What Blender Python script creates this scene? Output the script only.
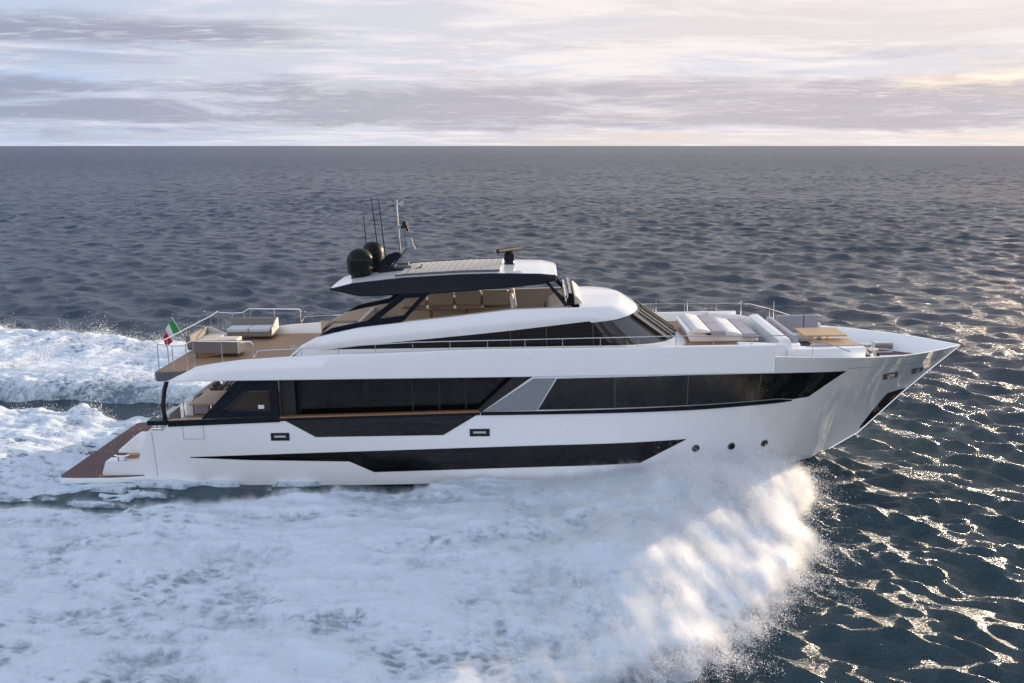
import bpy, bmesh, math, random
import numpy as np
from mathutils import Matrix, Vector
random.seed(7); RNG = np.random.default_rng(11)
rad = math.radians
scene = bpy.context.scene
for o in list(bpy.data.objects): bpy.data.objects.remove(o)

# ------------------------------------------------------------------ camera, sky, sun, exposure
SUN_AZ, SUN_EL = 45.0, 7.4          # azimuth from +Y towards +X
cam_d = bpy.data.cameras.new('camera'); cam = bpy.data.objects.new('camera', cam_d)
scene.collection.objects.link(cam); scene.camera = cam
cam_d.sensor_fit = 'HORIZONTAL'; cam_d.sensor_width = 36.0; cam_d.lens = 36.0*972/1024
cam_d.clip_start = 0.5; cam_d.clip_end = 80000
cam.location = (0, -34.4, 11.3); cam.rotation_euler = (rad(90-11.4), 0, rad(1.65))

SD = Vector((math.sin(rad(SUN_AZ))*math.cos(rad(SUN_EL)), math.cos(rad(SUN_AZ))*math.cos(rad(SUN_EL)), math.sin(rad(SUN_EL))))
sun_d = bpy.data.lights.new('sun', 'SUN'); sun = bpy.data.objects.new('sun', sun_d); scene.collection.objects.link(sun)
sun_d.energy = 4.3; sun_d.angle = rad(0.6); sun_d.color = (1.0, 0.80, 0.58)
sun.rotation_euler = SD.to_track_quat('Z', 'Y').to_euler(); sun.location = (40, 40, 30)

world = bpy.data.worlds.new('World'); scene.world = world; world.use_nodes = True
def build_world():
    nt = world.node_tree; N = nt.nodes; L = nt.links; N.clear()
    out = N.new('ShaderNodeOutputWorld'); bg = N.new('ShaderNodeBackground'); L.new(bg.outputs[0], out.inputs[0])
    bg.inputs['Strength'].default_value = 0.1
    sky = N.new('ShaderNodeTexSky'); sky.sky_type = 'NISHITA'; sky.sun_disc = False
    sky.sun_elevation = rad(SUN_EL); sky.sun_rotation = rad(SUN_AZ); sky.air_density = 1.0; sky.dust_density = 1.5
    tc = N.new('ShaderNodeTexCoord'); D = tc.outputs['Generated']
    def math_(op, a, b=None, c=None, clamp=False):
        n = N.new('ShaderNodeMath'); n.operation = op; n.use_clamp = clamp
        for i, v in enumerate((a, b, c)):
            if v is None: continue
            if isinstance(v, (int, float)): n.inputs[i].default_value = v
            else: L.new(v, n.inputs[i])
        return n.outputs[0]
    def mixc(f, a, b):
        n = N.new('ShaderNodeMix'); n.data_type = 'RGBA'
        for s, v in ((n.inputs[0], f), (n.inputs[6], a), (n.inputs[7], b)):
            if isinstance(v, (tuple, list)): s.default_value = (*v, 1)
            elif isinstance(v, (int, float)): s.default_value = v
            else: L.new(v, s)
        return n.outputs[2]
    def ramp(v, lo, hi):
        n = N.new('ShaderNodeMapRange'); n.interpolation_type = 'SMOOTHSTEP'
        n.inputs[1].default_value = lo; n.inputs[2].default_value = hi; L.new(v, n.inputs[0]); return n.outputs[0]
    sep = N.new('ShaderNodeSeparateXYZ'); L.new(D, sep.inputs[0])
    z = math_('MAXIMUM', sep.outputs[2], 0.0)
    dn = math_('ADD', z, 0.055)
    cmb = N.new('ShaderNodeCombineXYZ')
    L.new(math_('DIVIDE', sep.outputs[0], dn), cmb.inputs[0]); L.new(math_('DIVIDE', sep.outputs[1], dn), cmb.inputs[1])
    def noise(vec, scale, sc=(1, 1, 1), loc=(0, 0, 0), detail=7, rough=.58, dist=.25):
        mp = N.new('ShaderNodeMapping'); mp.inputs['Scale'].default_value = sc; mp.inputs['Location'].default_value = loc
        L.new(vec, mp.inputs[0]); n = N.new('ShaderNodeTexNoise'); n.inputs['Scale'].default_value = scale
        n.inputs['Detail'].default_value = detail; n.inputs['Roughness'].default_value = rough
        n.inputs['Distortion'].default_value = dist; L.new(mp.outputs[0], n.inputs[0]); return n.outputs[0]
    big = noise(cmb.outputs[0], 0.42, (0.55, 0.8, 1), (3.1, 1.7, 0), 6)
    fine = noise(cmb.outputs[0], 1.5, (0.6, 1.0, 1), (7.3, 2.2, 0), 8, .62, .6)
    # towards the sun: 0 (away) .. 1
    dt = N.new('ShaderNodeVectorMath'); dt.operation = 'DOT_PRODUCT'; L.new(D, dt.inputs[0])
    flat = Vector((SD.x, SD.y, SD.z)).normalized(); dt.inputs[1].default_value = flat
    glow = ramp(dt.outputs['Value'], 0.955, 0.999)
    side = ramp(dt.outputs['Value'], 0.18, 0.90)
    # veil of thin high cloud, lit warmer and brighter towards the sun
    veil = mixc(side, VEIL_AWAY, VEIL_SUN)
    veil = mixc(glow, veil, VEIL_GLOW)
    back = ramp(dt.outputs['Value'], .05, -.75)
    veil = mixc(back, veil, VEIL_BACK)
    darkc = mixc(side, DARK_AWAY, DARK_SUN)
    lite = mixc(side, LITE_AWAY, LITE_SUN)
    cover = ramp(big, .30, .52)
    base = mixc(math_('ADD', math_('MULTIPLY', cover, .16), .83), sky.outputs[0], veil)
    # clearer, deeper blue overhead
    base = mixc(math_('MULTIPLY', math_('MULTIPLY', ramp(z, .13, .60), .80), math_('SUBTRACT', 1.0, math_('MULTIPLY', back, .5))), base, mixc(side, HIGH_AWAY, HIGH_SUN))
    gap = ramp(noise(cmb.outputs[0], .55, (.5, .9, 1), (12.3, 5.2, 0), 6, .6, .4), .50, .64)
    base = mixc(math_('MULTIPLY', gap, .75), base, mixc(side, GAP_AWAY, GAP_SUN))
    # bright cloud streaks
    br = math_('MULTIPLY', math_('MULTIPLY', ramp(math_('ADD', math_('MULTIPLY', fine, .6), math_('MULTIPLY', big, .4)), .47, .62), .85), math_('SUBTRACT', 1.0, math_('MULTIPLY', ramp(z, .2, .6), .75)))
    base = mixc(br, base, lite)
    # broken mauve grey cloud banks: one low over the horizon, streaks above, one long one high on the left
    def bank(lo, hi, wob, nscale, loc, cut, amt, mask=None):
        nonlocal base
        w = math_('MULTIPLY', math_('SUBTRACT', noise(D, nscale, (1, 1, 7), loc, 8, .66, .5), .5), wob)
        q = math_('ADD', z, w)
        bnd = math_('MULTIPLY', ramp(q, lo, lo+.012), math_('SUBTRACT', 1.0, ramp(q, hi-.018, hi)))
        l = ramp(noise(D, 3.0, (1.2, 1.2, 16), loc, 9, .68, .5), cut, cut+.16)
        f = math_('MULTIPLY', math_('MULTIPLY', bnd, l), amt)
        if mask is not None: f = math_('MULTIPLY', f, mask)
        base = mixc(f, base, darkc)
    bank(.012, .070, .060, 6, (3.3, .2, .6), .34, .90)
    bank(.060, .110, .050, 8, (9.3, 4.2, 2.6), .52, .45)
    leftm = math_('SUBTRACT', 1.0, ramp(sep.outputs[0], -.30, -.15))
    bank(.088, .122, .030, 7, (8, 4, 2), .20, .95, leftm)
    # fine mottled puffs
    pf = noise(cmb.outputs[0], 6.5, (.6, 1.2, 1), (2.2, 5.1, 0), 8, .65, .4)
    pm = ramp(noise(cmb.outputs[0], .8, (.5, 1, 1), (4.4, 9.2, 0), 4), .45, .62)
    base = mixc(math_('MULTIPLY', math_('MULTIPLY', ramp(pf, .48, .66), pm), .55), base, lite)
    # below the horizon
    below = ramp(sep.outputs[2], -.02, 0.0)
    base = mixc(below, (.35*6, .40*6, .47*6), base)
    L.new(base, bg.inputs['Color'])
K = 5.4
def _k(c, k=1.0): return tuple(v*K*k for v in c)
VEIL_AWAY = _k((.54, .64, .84)); VEIL_SUN = _k((.82, .765, .775)); VEIL_GLOW = _k((2.6, 2.2, 1.8))
DARK_AWAY = _k((.33, .375, .50)); DARK_SUN = _k((.56, .52, .57))
GAP_AWAY = _k((.46, .61, .88)); GAP_SUN = _k((.78, .79, .88))
LITE_AWAY = _k((.82, .82, .90)); LITE_SUN = _k((1.02, .94, .91))
VEIL_BACK = _k((1.65, 1.65, 1.75)); HIGH_AWAY = _k((.30, .41, .64)); HIGH_SUN = _k((.80, .77, .83))
build_world()
vs = scene.view_settings; vs.view_transform = 'Standard'; vs.look = 'None'; vs.gamma = 1.0; vs.use_curve_mapping = False
vs.exposure = 0.88
scene.cycles.max_bounces = 10; scene.cycles.diffuse_bounces = 5; scene.cycles.glossy_bounces = 4
scene.cycles.transparent_max_bounces = 12; scene.cycles.caustics_reflective = False; scene.cycles.caustics_refractive = False
scene.cycles.sample_clamp_indirect = 6.0
scene.cycles.use_denoising = True

# ------------------------------------------------------------------ helpers
COL = scene.collection
TR = rad(1.2)                                            # running trim, bow up
MT = Matrix.Rotation(-TR, 4, 'Y')
def link(o, parent=None):
    COL.objects.link(o)
    if parent is not None: o.parent = parent
    return o
def tag(o, label=None, cat=None, group=None, kind=None):
    if label: o['label'] = label
    if cat: o['category'] = cat
    if group: o['group'] = group
    if kind: o['kind'] = kind
    return o
def thing(name, label, cat, loc=(0, 0, 0), rz=0.0, group=None):
    """An Empty at the thing's base; loc and rz in the boat's own frame."""
    o = bpy.data.objects.new(name, None); o.empty_display_size = .2; link(o)
    o.matrix_world = MT @ Matrix.Translation(loc) @ Matrix.Rotation(rz, 4, 'Z')
    return tag(o, label, cat, group)
def mesh_np(name, V, F, mat, parent=None, smooth=True):
    V = np.ascontiguousarray(V, np.float32); F = np.ascontiguousarray(F, np.int32); k = F.shape[1]
    me = bpy.data.meshes.new(name); me.vertices.add(len(V)); me.vertices.foreach_set('co', V.ravel())
    me.loops.add(F.size); me.loops.foreach_set('vertex_index', F.ravel())
    me.polygons.add(len(F)); me.polygons.foreach_set('loop_start', np.arange(0, F.size, k, dtype=np.int32))
    me.polygons.foreach_set('use_smooth', np.full(len(F), smooth)); me.update(calc_edges=True)
    if mat: me.materials.append(mat)
    return link(bpy.data.objects.new(name, me), parent)
class MB:
    def __init__(s): s.v = []; s.f = []
    def add(s, v, f):
        b = len(s.v); s.v += [tuple(map(float, p)) for p in v]; s.f += [tuple(i+b for i in q) for q in f]; return s
    def box(s, x0, x1, y0, y1, z0, z1):
        return s.add([(x0,y0,z0),(x1,y0,z0),(x1,y1,z0),(x0,y1,z0),(x0,y0,z1),(x1,y0,z1),(x1,y1,z1),(x0,y1,z1)],
                     [(0,3,2,1),(4,5,6,7),(0,1,5,4),(1,2,6,5),(2,3,7,6),(3,0,4,7)])
    def prism(s, poly, a, b, ax='y'):
        """polygon extruded along an axis: ax 'y' takes (x,z), 'z' takes (x,y), 'x' takes (y,z)"""
        def m(p, t): return {'y': (p[0], t, p[1]), 'z': (p[0], p[1], t), 'x': (t, p[0], p[1])}[ax]
        n = len(poly); v = [m(p, a) for p in poly]+[m(p, b) for p in poly]
        f = [tuple(range(n-1, -1, -1)), tuple(range(n, 2*n))]+[(i, (i+1) % n, n+(i+1) % n, n+i) for i in range(n)]
        return s.add(v, f)
    def tube(s, pts, r, n=8, r1=None, cap=True):
        pts = [Vector(p) for p in pts]; m = len(pts); V = []; F = []; ref = None
        for i, p in enumerate(pts):
            t = ((pts[min(i+1, m-1)]-pts[max(i-1, 0)])).normalized()
            if ref is None: ref = t.orthogonal().normalized()
            ref = (ref - t*ref.dot(t)).normalized(); bi = t.cross(ref)
            rr = r if r1 is None else r+(r1-r)*i/(m-1)
            for k in range(n):
                a = 2*math.pi*k/n; V.append(p+ref*(rr*math.cos(a))+bi*(rr*math.sin(a)))
        for i in range(m-1):
            for k in range(n): F.append((i*n+k, i*n+(k+1) % n, (i+1)*n+(k+1) % n, (i+1)*n+k))
        if cap: F += [tuple(range(n-1, -1, -1)), tuple((m-1)*n+k for k in range(n))]
        return s.add(V, F)
    def lathe(s, prof, c=(0, 0, 0), n=24):
        V = []; F = []; m = len(prof)
        for (r, z) in prof:
            for k in range(n):
                a = 2*math.pi*k/n; V.append((c[0]+r*math.cos(a), c[1]+r*math.sin(a), c[2]+z))
        for i in range(m-1):
            for k in range(n): F.append((i*n+k, i*n+(k+1) % n, (i+1)*n+(k+1) % n, (i+1)*n+k))
        F += [tuple(range(n-1, -1, -1)), tuple((m-1)*n+k for k in range(n))]
        return s.add(V, F)
    def grid(s, rows, close=False):
        m = len(rows); n = len(rows[0]); V = [p for r in rows for p in r]; F = []
        for i in range(m-1):
            for k in range(n if close else n-1):
                F.append((i*n+k, i*n+(k+1) % n, (i+1)*n+(k+1) % n, (i+1)*n+k))
        return s.add(V, F)
    def mirror(s):
        b = len(s.v); s.v += [(x, -y, z) for x, y, z in s.v]; s.f += [tuple(i+b for i in reversed(q)) for q in s.f]; return s
    def islands(s):
        par = list(range(len(s.v)))
        def find(i):
            while par[i] != i: par[i] = par[par[i]]; i = par[i]
            return i
        for f in s.f:
            a = find(f[0])
            for i in f[1:]: par[find(i)] = a
        return [find(i) for i in range(len(s.v))]
    def build(s, name, mat, parent=None, smooth=False, bevel=0.0, weld=False, solid=0.0, seg=2, recalc=True, split=None):
        if split:                                              # 'y': one object per side, 'all': one per piece
            isl = s.islands(); cy = {}
            for i, r in enumerate(isl): cy.setdefault(r, []).append(s.v[i][1])
            key = {r: (r if split == 'all' else (sum(v) >= 0)) for r, v in cy.items()}; out = []
            for k in sorted(set(key.values())):
                m = MB(); mp = {}
                for i, r in enumerate(isl):
                    if key[r] == k: mp[i] = len(m.v); m.v.append(s.v[i])
                m.f = [tuple(mp[i] for i in f) for f in s.f if f[0] in mp]
                out.append(m.build(name, mat, parent, smooth, bevel, weld, solid, seg, recalc))
            return out[0]
        me = bpy.data.meshes.new(name); me.from_pydata(s.v, [], s.f); me.materials.append(mat)
        bm = bmesh.new(); bm.from_mesh(me)
        if weld: bmesh.ops.remove_doubles(bm, verts=bm.verts, dist=1e-4)
        if recalc: bmesh.ops.recalc_face_normals(bm, faces=bm.faces)
        bm.to_mesh(me); bm.free()
        if smooth or bevel:
            for p in me.polygons: p.use_smooth = True
        o = link(bpy.data.objects.new(name, me), parent)
        if solid:
            md = o.modifiers.new('thick', 'SOLIDIFY'); md.thickness = solid; md.offset = -1
        if bevel:
            md = o.modifiers.new('edge', 'BEVEL'); md.width = bevel; md.segments = seg; md.limit_method = 'ANGLE'; md.angle_limit = rad(35); md.harden_normals = True
        elif smooth:
            md = o.modifiers.new('split', 'EDGE_SPLIT'); md.split_angle = rad(38)
        return o

# numpy value noise
def _hash(ix, iy, iz, seed):
    h = (ix.astype(np.int64)*374761393 + iy.astype(np.int64)*668265263 + iz.astype(np.int64)*2147483647 + seed*1274126177) & 0xffffffff
    h = ((h ^ (h >> 13))*1274126177) & 0xffffffff
    h = ((h ^ (h >> 16))*2246822519) & 0xffffffff
    return ((h ^ (h >> 15)) & 0xffffff)/float(0xffffff)
def vnoise(x, y, z=None, seed=0):
    if z is None: z = np.zeros_like(x)
    ix, iy, iz = np.floor(x), np.floor(y), np.floor(z); fx, fy, fz = x-ix, y-iy, z-iz
    fx, fy, fz = [t*t*t*(t*(t*6-15)+10) for t in (fx, fy, fz)]
    r = 0
    for dx in (0, 1):
        for dy in (0, 1):
            for dz in (0, 1):
                w = (fx if dx else 1-fx)*(fy if dy else 1-fy)*(fz if dz else 1-fz)
                r = r+w*_hash(ix+dx, iy+dy, iz+dz, seed)
    return r
def fbm(x, y, z=None, oct=4, seed=0, gain=.5, ridged=False):
    a = 1.0; s = 0; t = 0
    zz = z if z is not None else np.zeros_like(x)
    for o in range(oct):
        n = vnoise(x*2.03**o+o*17.3, y*2.03**o-o*9.1, zz*2.03**o+o*3.7, seed+o)
        if ridged: n = np.abs(2*n-1)
        s = s+a*n; t += a; a *= gain
    return s/t
def sstep(a, b, x): t = np.clip((x-a)/(b-a), 0, 1); return t*t*(3-2*t)

# ------------------------------------------------------------------ materials
class NT:
    def __init__(s, name):
        s.m = bpy.data.materials.new(name); s.m.use_nodes = True; s.t = s.m.node_tree; s.N = s.t.nodes; s.L = s.t.links
        s.b = s.N['Principled BSDF']; s.out = s.N['Material Output']
    def n(s, typ, **kw):
        o = s.N.new(typ)
        for k, v in kw.items(): setattr(o, k, v)
        return o
    def put(s, sock, v):
        if hasattr(v, 'is_linked') or hasattr(v, 'links'): s.L.new(v, sock)
        elif isinstance(v, (tuple, list)) and sock.type == 'RGBA': sock.default_value = (*v[:3], 1)
        else: sock.default_value = v
        return s
    def set(s, **kw):
        for k, v in kw.items(): s.put(s.b.inputs[k.replace('_', ' ')], v)
        return s
    def coord(s, kind='Object'): return s.n('ShaderNodeTexCoord').outputs[kind]
    def pos(s): return s.n('ShaderNodeNewGeometry').outputs['Position']
    def noise(s, scale, vec=None, detail=5, rough=.55, sc=None, dist=0.0):
        v = vec if vec is not None else s.coord()
        if sc:
            mp = s.n('ShaderNodeMapping'); mp.inputs['Scale'].default_value = sc; s.L.new(v, mp.inputs[0]); v = mp.outputs[0]
        t = s.n('ShaderNodeTexNoise'); t.inputs['Scale'].default_value = scale; t.inputs['Detail'].default_value = detail
        t.inputs['Roughness'].default_value = rough; t.inputs['Distortion'].default_value = dist; s.L.new(v, t.inputs[0]); return t.outputs[0]
    def rng(s, v, a, b, c=0.0, d=1.0, smooth=True):
        m = s.n('ShaderNodeMapRange'); m.interpolation_type = 'SMOOTHSTEP' if smooth else 'LINEAR'
        for i, x in enumerate((v, a, b, c, d)): s.put(m.inputs[i], x)
        return m.outputs[0]
    def math(s, op, a, b=0.0):
        m = s.n('ShaderNodeMath', operation=op); s.put(m.inputs[0], a); s.put(m.inputs[1], b); return m.outputs[0]
    def mix(s, f, a, b):
        m = s.n('ShaderNodeMix', data_type='RGBA'); s.put(m.inputs[0], f); s.put(m.inputs[6], a); s.put(m.inputs[7], b); return m.outputs[2]
    def bump(s, h, strength=.3, dist=.02, prev=None):
        b = s.n('ShaderNodeBump'); b.inputs['Distance'].default_value = dist; s.put(b.inputs['Strength'], strength)
        s.L.new(h, b.inputs['Height'])
        if prev is not None: s.L.new(prev, b.inputs['Normal'])
        return b.outputs[0]
def gel(name, c, rough=.16, coat=.5, vary=.03):
    t = NT(name); n = t.noise(.7, detail=4)
    t.set(Base_Color=t.mix(n, tuple(x*(1-vary) for x in c), tuple(min(1, x*(1+vary)) for x in c)), Roughness=t.rng(t.noise(3.0), .2, .8, rough*.8, rough*1.3),
          Coat_Weight=coat, Coat_Roughness=.04)
    t.set(Normal=t.bump(t.noise(.55, detail=2), .06, .15))
    return t.m
def plain(name, c, rough=.5, metal=0.0, bump=0.0, bscale=60, vary=.08, coat=0.0):
    t = NT(name); n = t.noise(bscale*.3, detail=4)
    t.set(Base_Color=t.mix(n, tuple(x*(1-vary) for x in c), tuple(min(1, x*(1+vary)) for x in c)), Roughness=rough, Metallic=metal, Coat_Weight=coat)
    if bump: t.set(Normal=t.bump(t.noise(bscale, detail=3), bump, .01))
    return t.m
def teak(name, c0, c1, pitch=.085, axis=1, rough=.62, seam=(.02, .015, .012)):
    t = NT(name); v = t.coord(); sep = t.n('ShaderNodeSeparateXYZ'); t.L.new(v, sep.inputs[0])
    u = t.math('DIVIDE', sep.outputs[axis], pitch); fr = t.math('FRACT', u); idx = t.math('FLOOR', u)
    wn = t.n('ShaderNodeTexWhiteNoise'); wn.noise_dimensions = '1D'; t.L.new(idx, wn.inputs['W'])
    sc = (1.2, 14, 14) if axis == 1 else (14, 1.2, 14)
    g = t.noise(2.0, v, 6, .6, sc)
    c = t.mix(t.math('ADD', t.math('MULTIPLY', g, .6), t.math('MULTIPLY', wn.outputs[0], .4)), c0, c1)
    edge = t.math('LESS_THAN', t.math('ABSOLUTE', t.math('SUBTRACT', fr, .5)), .455)
    t.set(Base_Color=t.mix(edge, seam, c), Roughness=rough); t.set(Normal=t.bump(g, .15, .01))
    return t.m
M = {}
M['white'] = gel('gelcoat_white', (.88, .88, .87), .10)
M['white_matt'] = gel('deck_white', (.74, .74, .72), .4, 0)
M['navy'] = gel('navy_paint', (.005, .007, .014), .30, 0, .1)
M['grey'] = gel('grey_paint', (.22, .235, .245), .2, .5)
M['dgrey'] = plain('dark_grey', (.10, .105, .11), .45)
M['black'] = plain('black_plastic', (.009, .009, .010), .6, 0, .1)
M['dome'] = gel('dome_black', (.006, .006, .006), .42, 0, .15)
M['steel'] = plain('stainless_steel', (.74, .72, .70), .16, 1.0)
M['teak'] = teak('teak_deck', (.33, .195, .11), (.45, .285, .17))
M['teak_dark'] = teak('teak_wet', (.075, .026, .019), (.12, .045, .033), .11, 1, .55)
M['teak_table'] = teak('teak_table', (.52, .32, .14), (.62, .40, .19), .12, 0, .35, (.16, .09, .04))
M['wood'] = plain('varnished_wood', (.30, .145, .06), .25, 0, 0, 30, .25, .4)
M['taupe'] = plain('taupe_weave', (.21, .19, .17), .85, 0, .5, 220, .2)
M['cream'] = plain('cream_fabric', (.66, .59, .49), .9, 0, .3, 160)
M['beige'] = plain('beige_leather', (.52, .43, .33), .6, 0, .2, 90)
M['cushion'] = plain('pale_cushion', (.62, .64, .66), .9, 0, .3, 160)
M['lilac'] = plain('grey_cushion', (.34, .33, .37), .9, 0, .3, 160)
M['padwhite'] = plain('white_pad', (.76, .74, .71), .85, 0, .25, 120)
M['slat'] = plain('slat_cream', (.54, .49, .41), .5, 0, 0, 20)
M['anti'] = plain('boot_stripe', (.012, .012, .015), .25)
for k_ in ('navy', 'dome'): M[k_].node_tree.nodes['Principled BSDF'].inputs['Specular IOR Level'].default_value = .20
def glass_dark():
    t = NT('tinted_glass'); t.set(Base_Color=(.006, .007, .010), Roughness=.03, IOR=1.5, Coat_Weight=.3)
    tr = t.n('ShaderNodeBsdfTransparent'); tr.inputs[0].default_value = (.55, .50, .46, 1)
    mx = t.n('ShaderNodeMixShader'); mx.inputs[0].default_value = .45
    t.L.new(tr.outputs[0], mx.inputs[1]); t.L.new(t.b.outputs[0], mx.inputs[2]); t.L.new(mx.outputs[0], t.out.inputs[0]); return t.m
M['glass'] = glass_dark()
def glass_opaque():
    t = NT('black_glass'); t.set(Base_Color=(.007, .005, .005), Roughness=.03, IOR=1.5, Coat_Weight=0)
    return t.m
M['bglass'] = glass_opaque()
def glass_clear():
    t = NT('clear_glass'); t.set(Base_Color=(.02, .02, .02), Roughness=.02)
    tr = t.n('ShaderNodeBsdfTransparent'); tr.inputs[0].default_value = (.8, .8, .8, 1)
    mx = t.n('ShaderNodeMixShader'); mx.inputs[0].default_value = .25
    t.L.new(tr.outputs[0], mx.inputs[1]); t.L.new(t.b.outputs[0], mx.inputs[2]); t.L.new(mx.outputs[0], t.out.inputs[0]); return t.m
M['cglass'] = glass_clear()
M['wind'] = NT('windscreen_glass').set(Base_Color=(.10, .10, .097), Roughness=.22, IOR=1.6).m

# ------------------------------------------------------------------ sea
def sea_material():
    t = NT('sea_water'); P = t.pos()
    at = t.n('ShaderNodeAttribute', attribute_name='lost'); lost = at.outputs['Fac']
    n1 = t.noise(1.7, P, 4, .62, (1.0, 1.7, 1), .4); n2 = t.noise(7.5, P, 5, .66, (1, 1.6, 1), .3); n3 = t.noise(.28, P, 5, .6, (.7, 1.5, 1), .3)
    b = t.bump(n2, 1.0, .085)
    b = t.bump(n1, t.math('ADD', .6, t.math('MULTIPLY', lost, .4)), .20, b)
    b = t.bump(n3, t.math('MULTIPLY', lost, .85), 1.1, b)
    patch = t.noise(.02, P, 3, .5)
    t.set(Base_Color=t.mix(lost, t.mix(patch, (.016, .048, .062), (.022, .058, .072)), (.022, .036, .062)), Roughness=t.rng(lost, 0, 1, .23, .28), IOR=1.42, Normal=b)
    df = t.n('ShaderNodeBsdfDiffuse'); df.inputs[0].default_value = (.026, .046, .082, 1); mx = t.n('ShaderNodeMixShader')
    t.L.new(t.rng(lost, .86, 1, 0, .26), mx.inputs[0]); t.L.new(t.b.outputs[0], mx.inputs[1]); t.L.new(df.outputs[0], mx.inputs[2]); t.L.new(mx.outputs[0], t.out.inputs[0])
    t.set(Specular_IOR_Level=t.rng(lost, .6, 1, .5, .35))
    return t.m
OUTX = [-60,-33,-27,-21.4,-10,0,2.8,3.9,4.9,5.7,7.0,8.1,8.6,8.9]; OUTS = [34,23.2,21.3,18.9,18.3,17.2,15.2,14.2,13.3,12.2,9.3,5.9,3.0,.9]
def build_sea():
    CX, CY, h = 0.0, -34.4, 11.3
    r = [9.0]
    while r[-1] < 30000:
        q = r[-1]
        if q < 1300: d = min(max(.085, q*q/h*.0011), .45 if q < 220 else (.8 if q < 520 else 1.3))
        else: d = q*.03
        r.append(q+d)
    r = np.array([0.5, 3, 5.5, 7.5]+r)
    a = np.concatenate([np.arange(-180, -78, 6.0), np.arange(-78, -50, 1.2), np.arange(-50, -36, .2), np.arange(-36, 36.01, .125), np.arange(36.2, 50, .2), np.arange(50, 79, 1.2), np.arange(84, 180, 6.0)])
    na, nr = len(a), len(r); A = np.radians(a-1.65)
    X = CX+np.outer(r, np.sin(A)); Y = CY+np.outer(r, np.cos(A))
    dr = np.gradient(r)
    sp = np.maximum(dr, r*.0022)[:, None]*np.ones((1, na))
    mid = np.abs(a) > 36.05; sp[:, mid] = np.maximum(sp[:, mid], (r*.0035)[:, None]); out = np.abs(a) > 49.9; sp[:, out] = np.maximum(sp[:, out], (r*.021)[:, None])
    rg = np.random.default_rng(5); NW = 120
    lam = .32*(11/.32)**(np.arange(NW)/(NW-1.0)); lam *= rg.uniform(.94, 1.06, NW)
    th = rad(58)+rg.normal(0, .50, NW); ph = rg.uniform(0, 2*np.pi, NW)
    mss = MSS; wt = 1.5*np.exp(-(np.log(lam/.65)/.70)**2)+.75*np.exp(-(np.log(lam/1.9)/.60)**2)+.05; wt = wt/wt.sum()
    DX = np.zeros_like(X); DY = np.zeros_like(X); Z = np.zeros_like(X); LV = np.zeros_like(X)
    for l, t_, p, w in zip(lam, th, ph, wt):
        k = 2*np.pi/l; amp = math.sqrt(2*mss*w)/k
        f = sstep(2.2, 3.6, l/sp); LV += w*(1-f)
        idx = np.where(f.max(axis=1) > 0)[0]
        if len(idx) == 0: continue
        m = idx.max()+1
        arg = k*(X[:m]*math.cos(t_)+Y[:m]*math.sin(t_))+p
        c = np.cos(arg)*f[:m]*amp; s = np.sin(arg)*f[:m]*amp*.85
        Z[:m] += c; DX[:m] -= s*math.cos(t_); DY[:m] -= s*math.sin(t_)
    # smoother water inside the wake beside the hull
    inw = sstep(8.5, 5.5, np.abs(Y))*sstep(3, -3, X)*sstep(-30, -22, X); inw = np.maximum(inw, .7*sstep(0, 2, np.interp(X, OUTX, OUTS)-.8-np.abs(Y))*sstep(8, 3, X)*sstep(-50, -40, X)); calm = (1-inw*.9); Z *= calm; DX *= calm; DY *= calm
    # gustiness
    g = .75+.5*fbm(X/38, Y/38, oct=3, seed=3)
    far = (r > 1500)[:, None]; g = np.where(far, 1.0, g)
    Z *= g; DX *= g; DY *= g
    V = np.stack([X+DX, Y+DY, Z-(0.0)], -1).reshape(-1, 3)
    i = np.arange(nr-1)[:, None]*na; k = np.arange(na)[None, :]; k2 = (k+1) % na
    F = np.stack([i+k, i+na+k, i+na+k2, i+k2], -1).reshape(-1, 4)
    F = F[:, ::-1]
    o = mesh_np('sea', V, F, sea_material())
    at = o.data.attributes.new('lost', 'FLOAT', 'POINT'); at.data.foreach_set('value', np.ascontiguousarray(LV.ravel(), np.float32))
    tag(o, kind='structure', label='choppy blue grey open sea reaching to the horizon')
    return o
MSS = .145
build_sea()

# ------------------------------------------------------------------ hull shape functions (boat frame, metres)
def _ip(x, k): return float(np.interp(x, [a for a, b in k], [b for a, b in k]))
STEM = [(-13.4,-1.0),(4,-1.2),(8,-.9),(9.59,-.48),(10.12,-.14),(10.45,.12),(11.64,.83),(13.07,2.24),(14.2,3.25),(15.1,4.02)]
CHINE = [(-14.9,.62),(-14.6,.47),(-13.42,.47),(-13.40,.02),(0,.02),(4,.09),(7,.10),(8,.06),(9,-.04),(9.8,-.06),(10.45,.12)]
SHEER = [(-15,4.42),(7.7,4.42),(9.5,4.34),(10.5,4.28),(12,4.2),(13.9,4.12),(15.1,4.03)]
TOP = [(-14.86,.66),(-14.70,1.08),(-13.55,1.10),(-13.46,1.45),(-13.1,2.17),(-12.58,2.17),(-12.42,2.42),(-8.24,2.55),(-1.85,2.66),(-.12,3.87),(7.74,3.87),(7.75,4.42),(9.5,4.34),(10.5,4.28),(12,4.2),(13.9,4.12),(15.1,4.03)]
def bs(x): return 3.37*(1-min(max((x-7)/8.1, 0), 1)**2.9)
def bc(x): return 3.2*(1-min(max((x-1)/9.45, 0), 1)**2.2) if x < 10.45 else 0.
def zc(x): return _ip(x, CHINE) if x < 10.45 else _ip(x, STEM)
def yside(x, z):
    c = zc(x); s = _ip(x, SHEER); v = max((z-c)/max(s-c, 1e-3), 0)
    fl = 1+.25*min(max((x-2)/10, 0), 1)
    return bc(x)+(bs(x)-bc(x))*v**fl
yacht = thing('motor_yacht', 'long white three deck motor yacht with black window bands speeding to the right', 'yacht')

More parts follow.
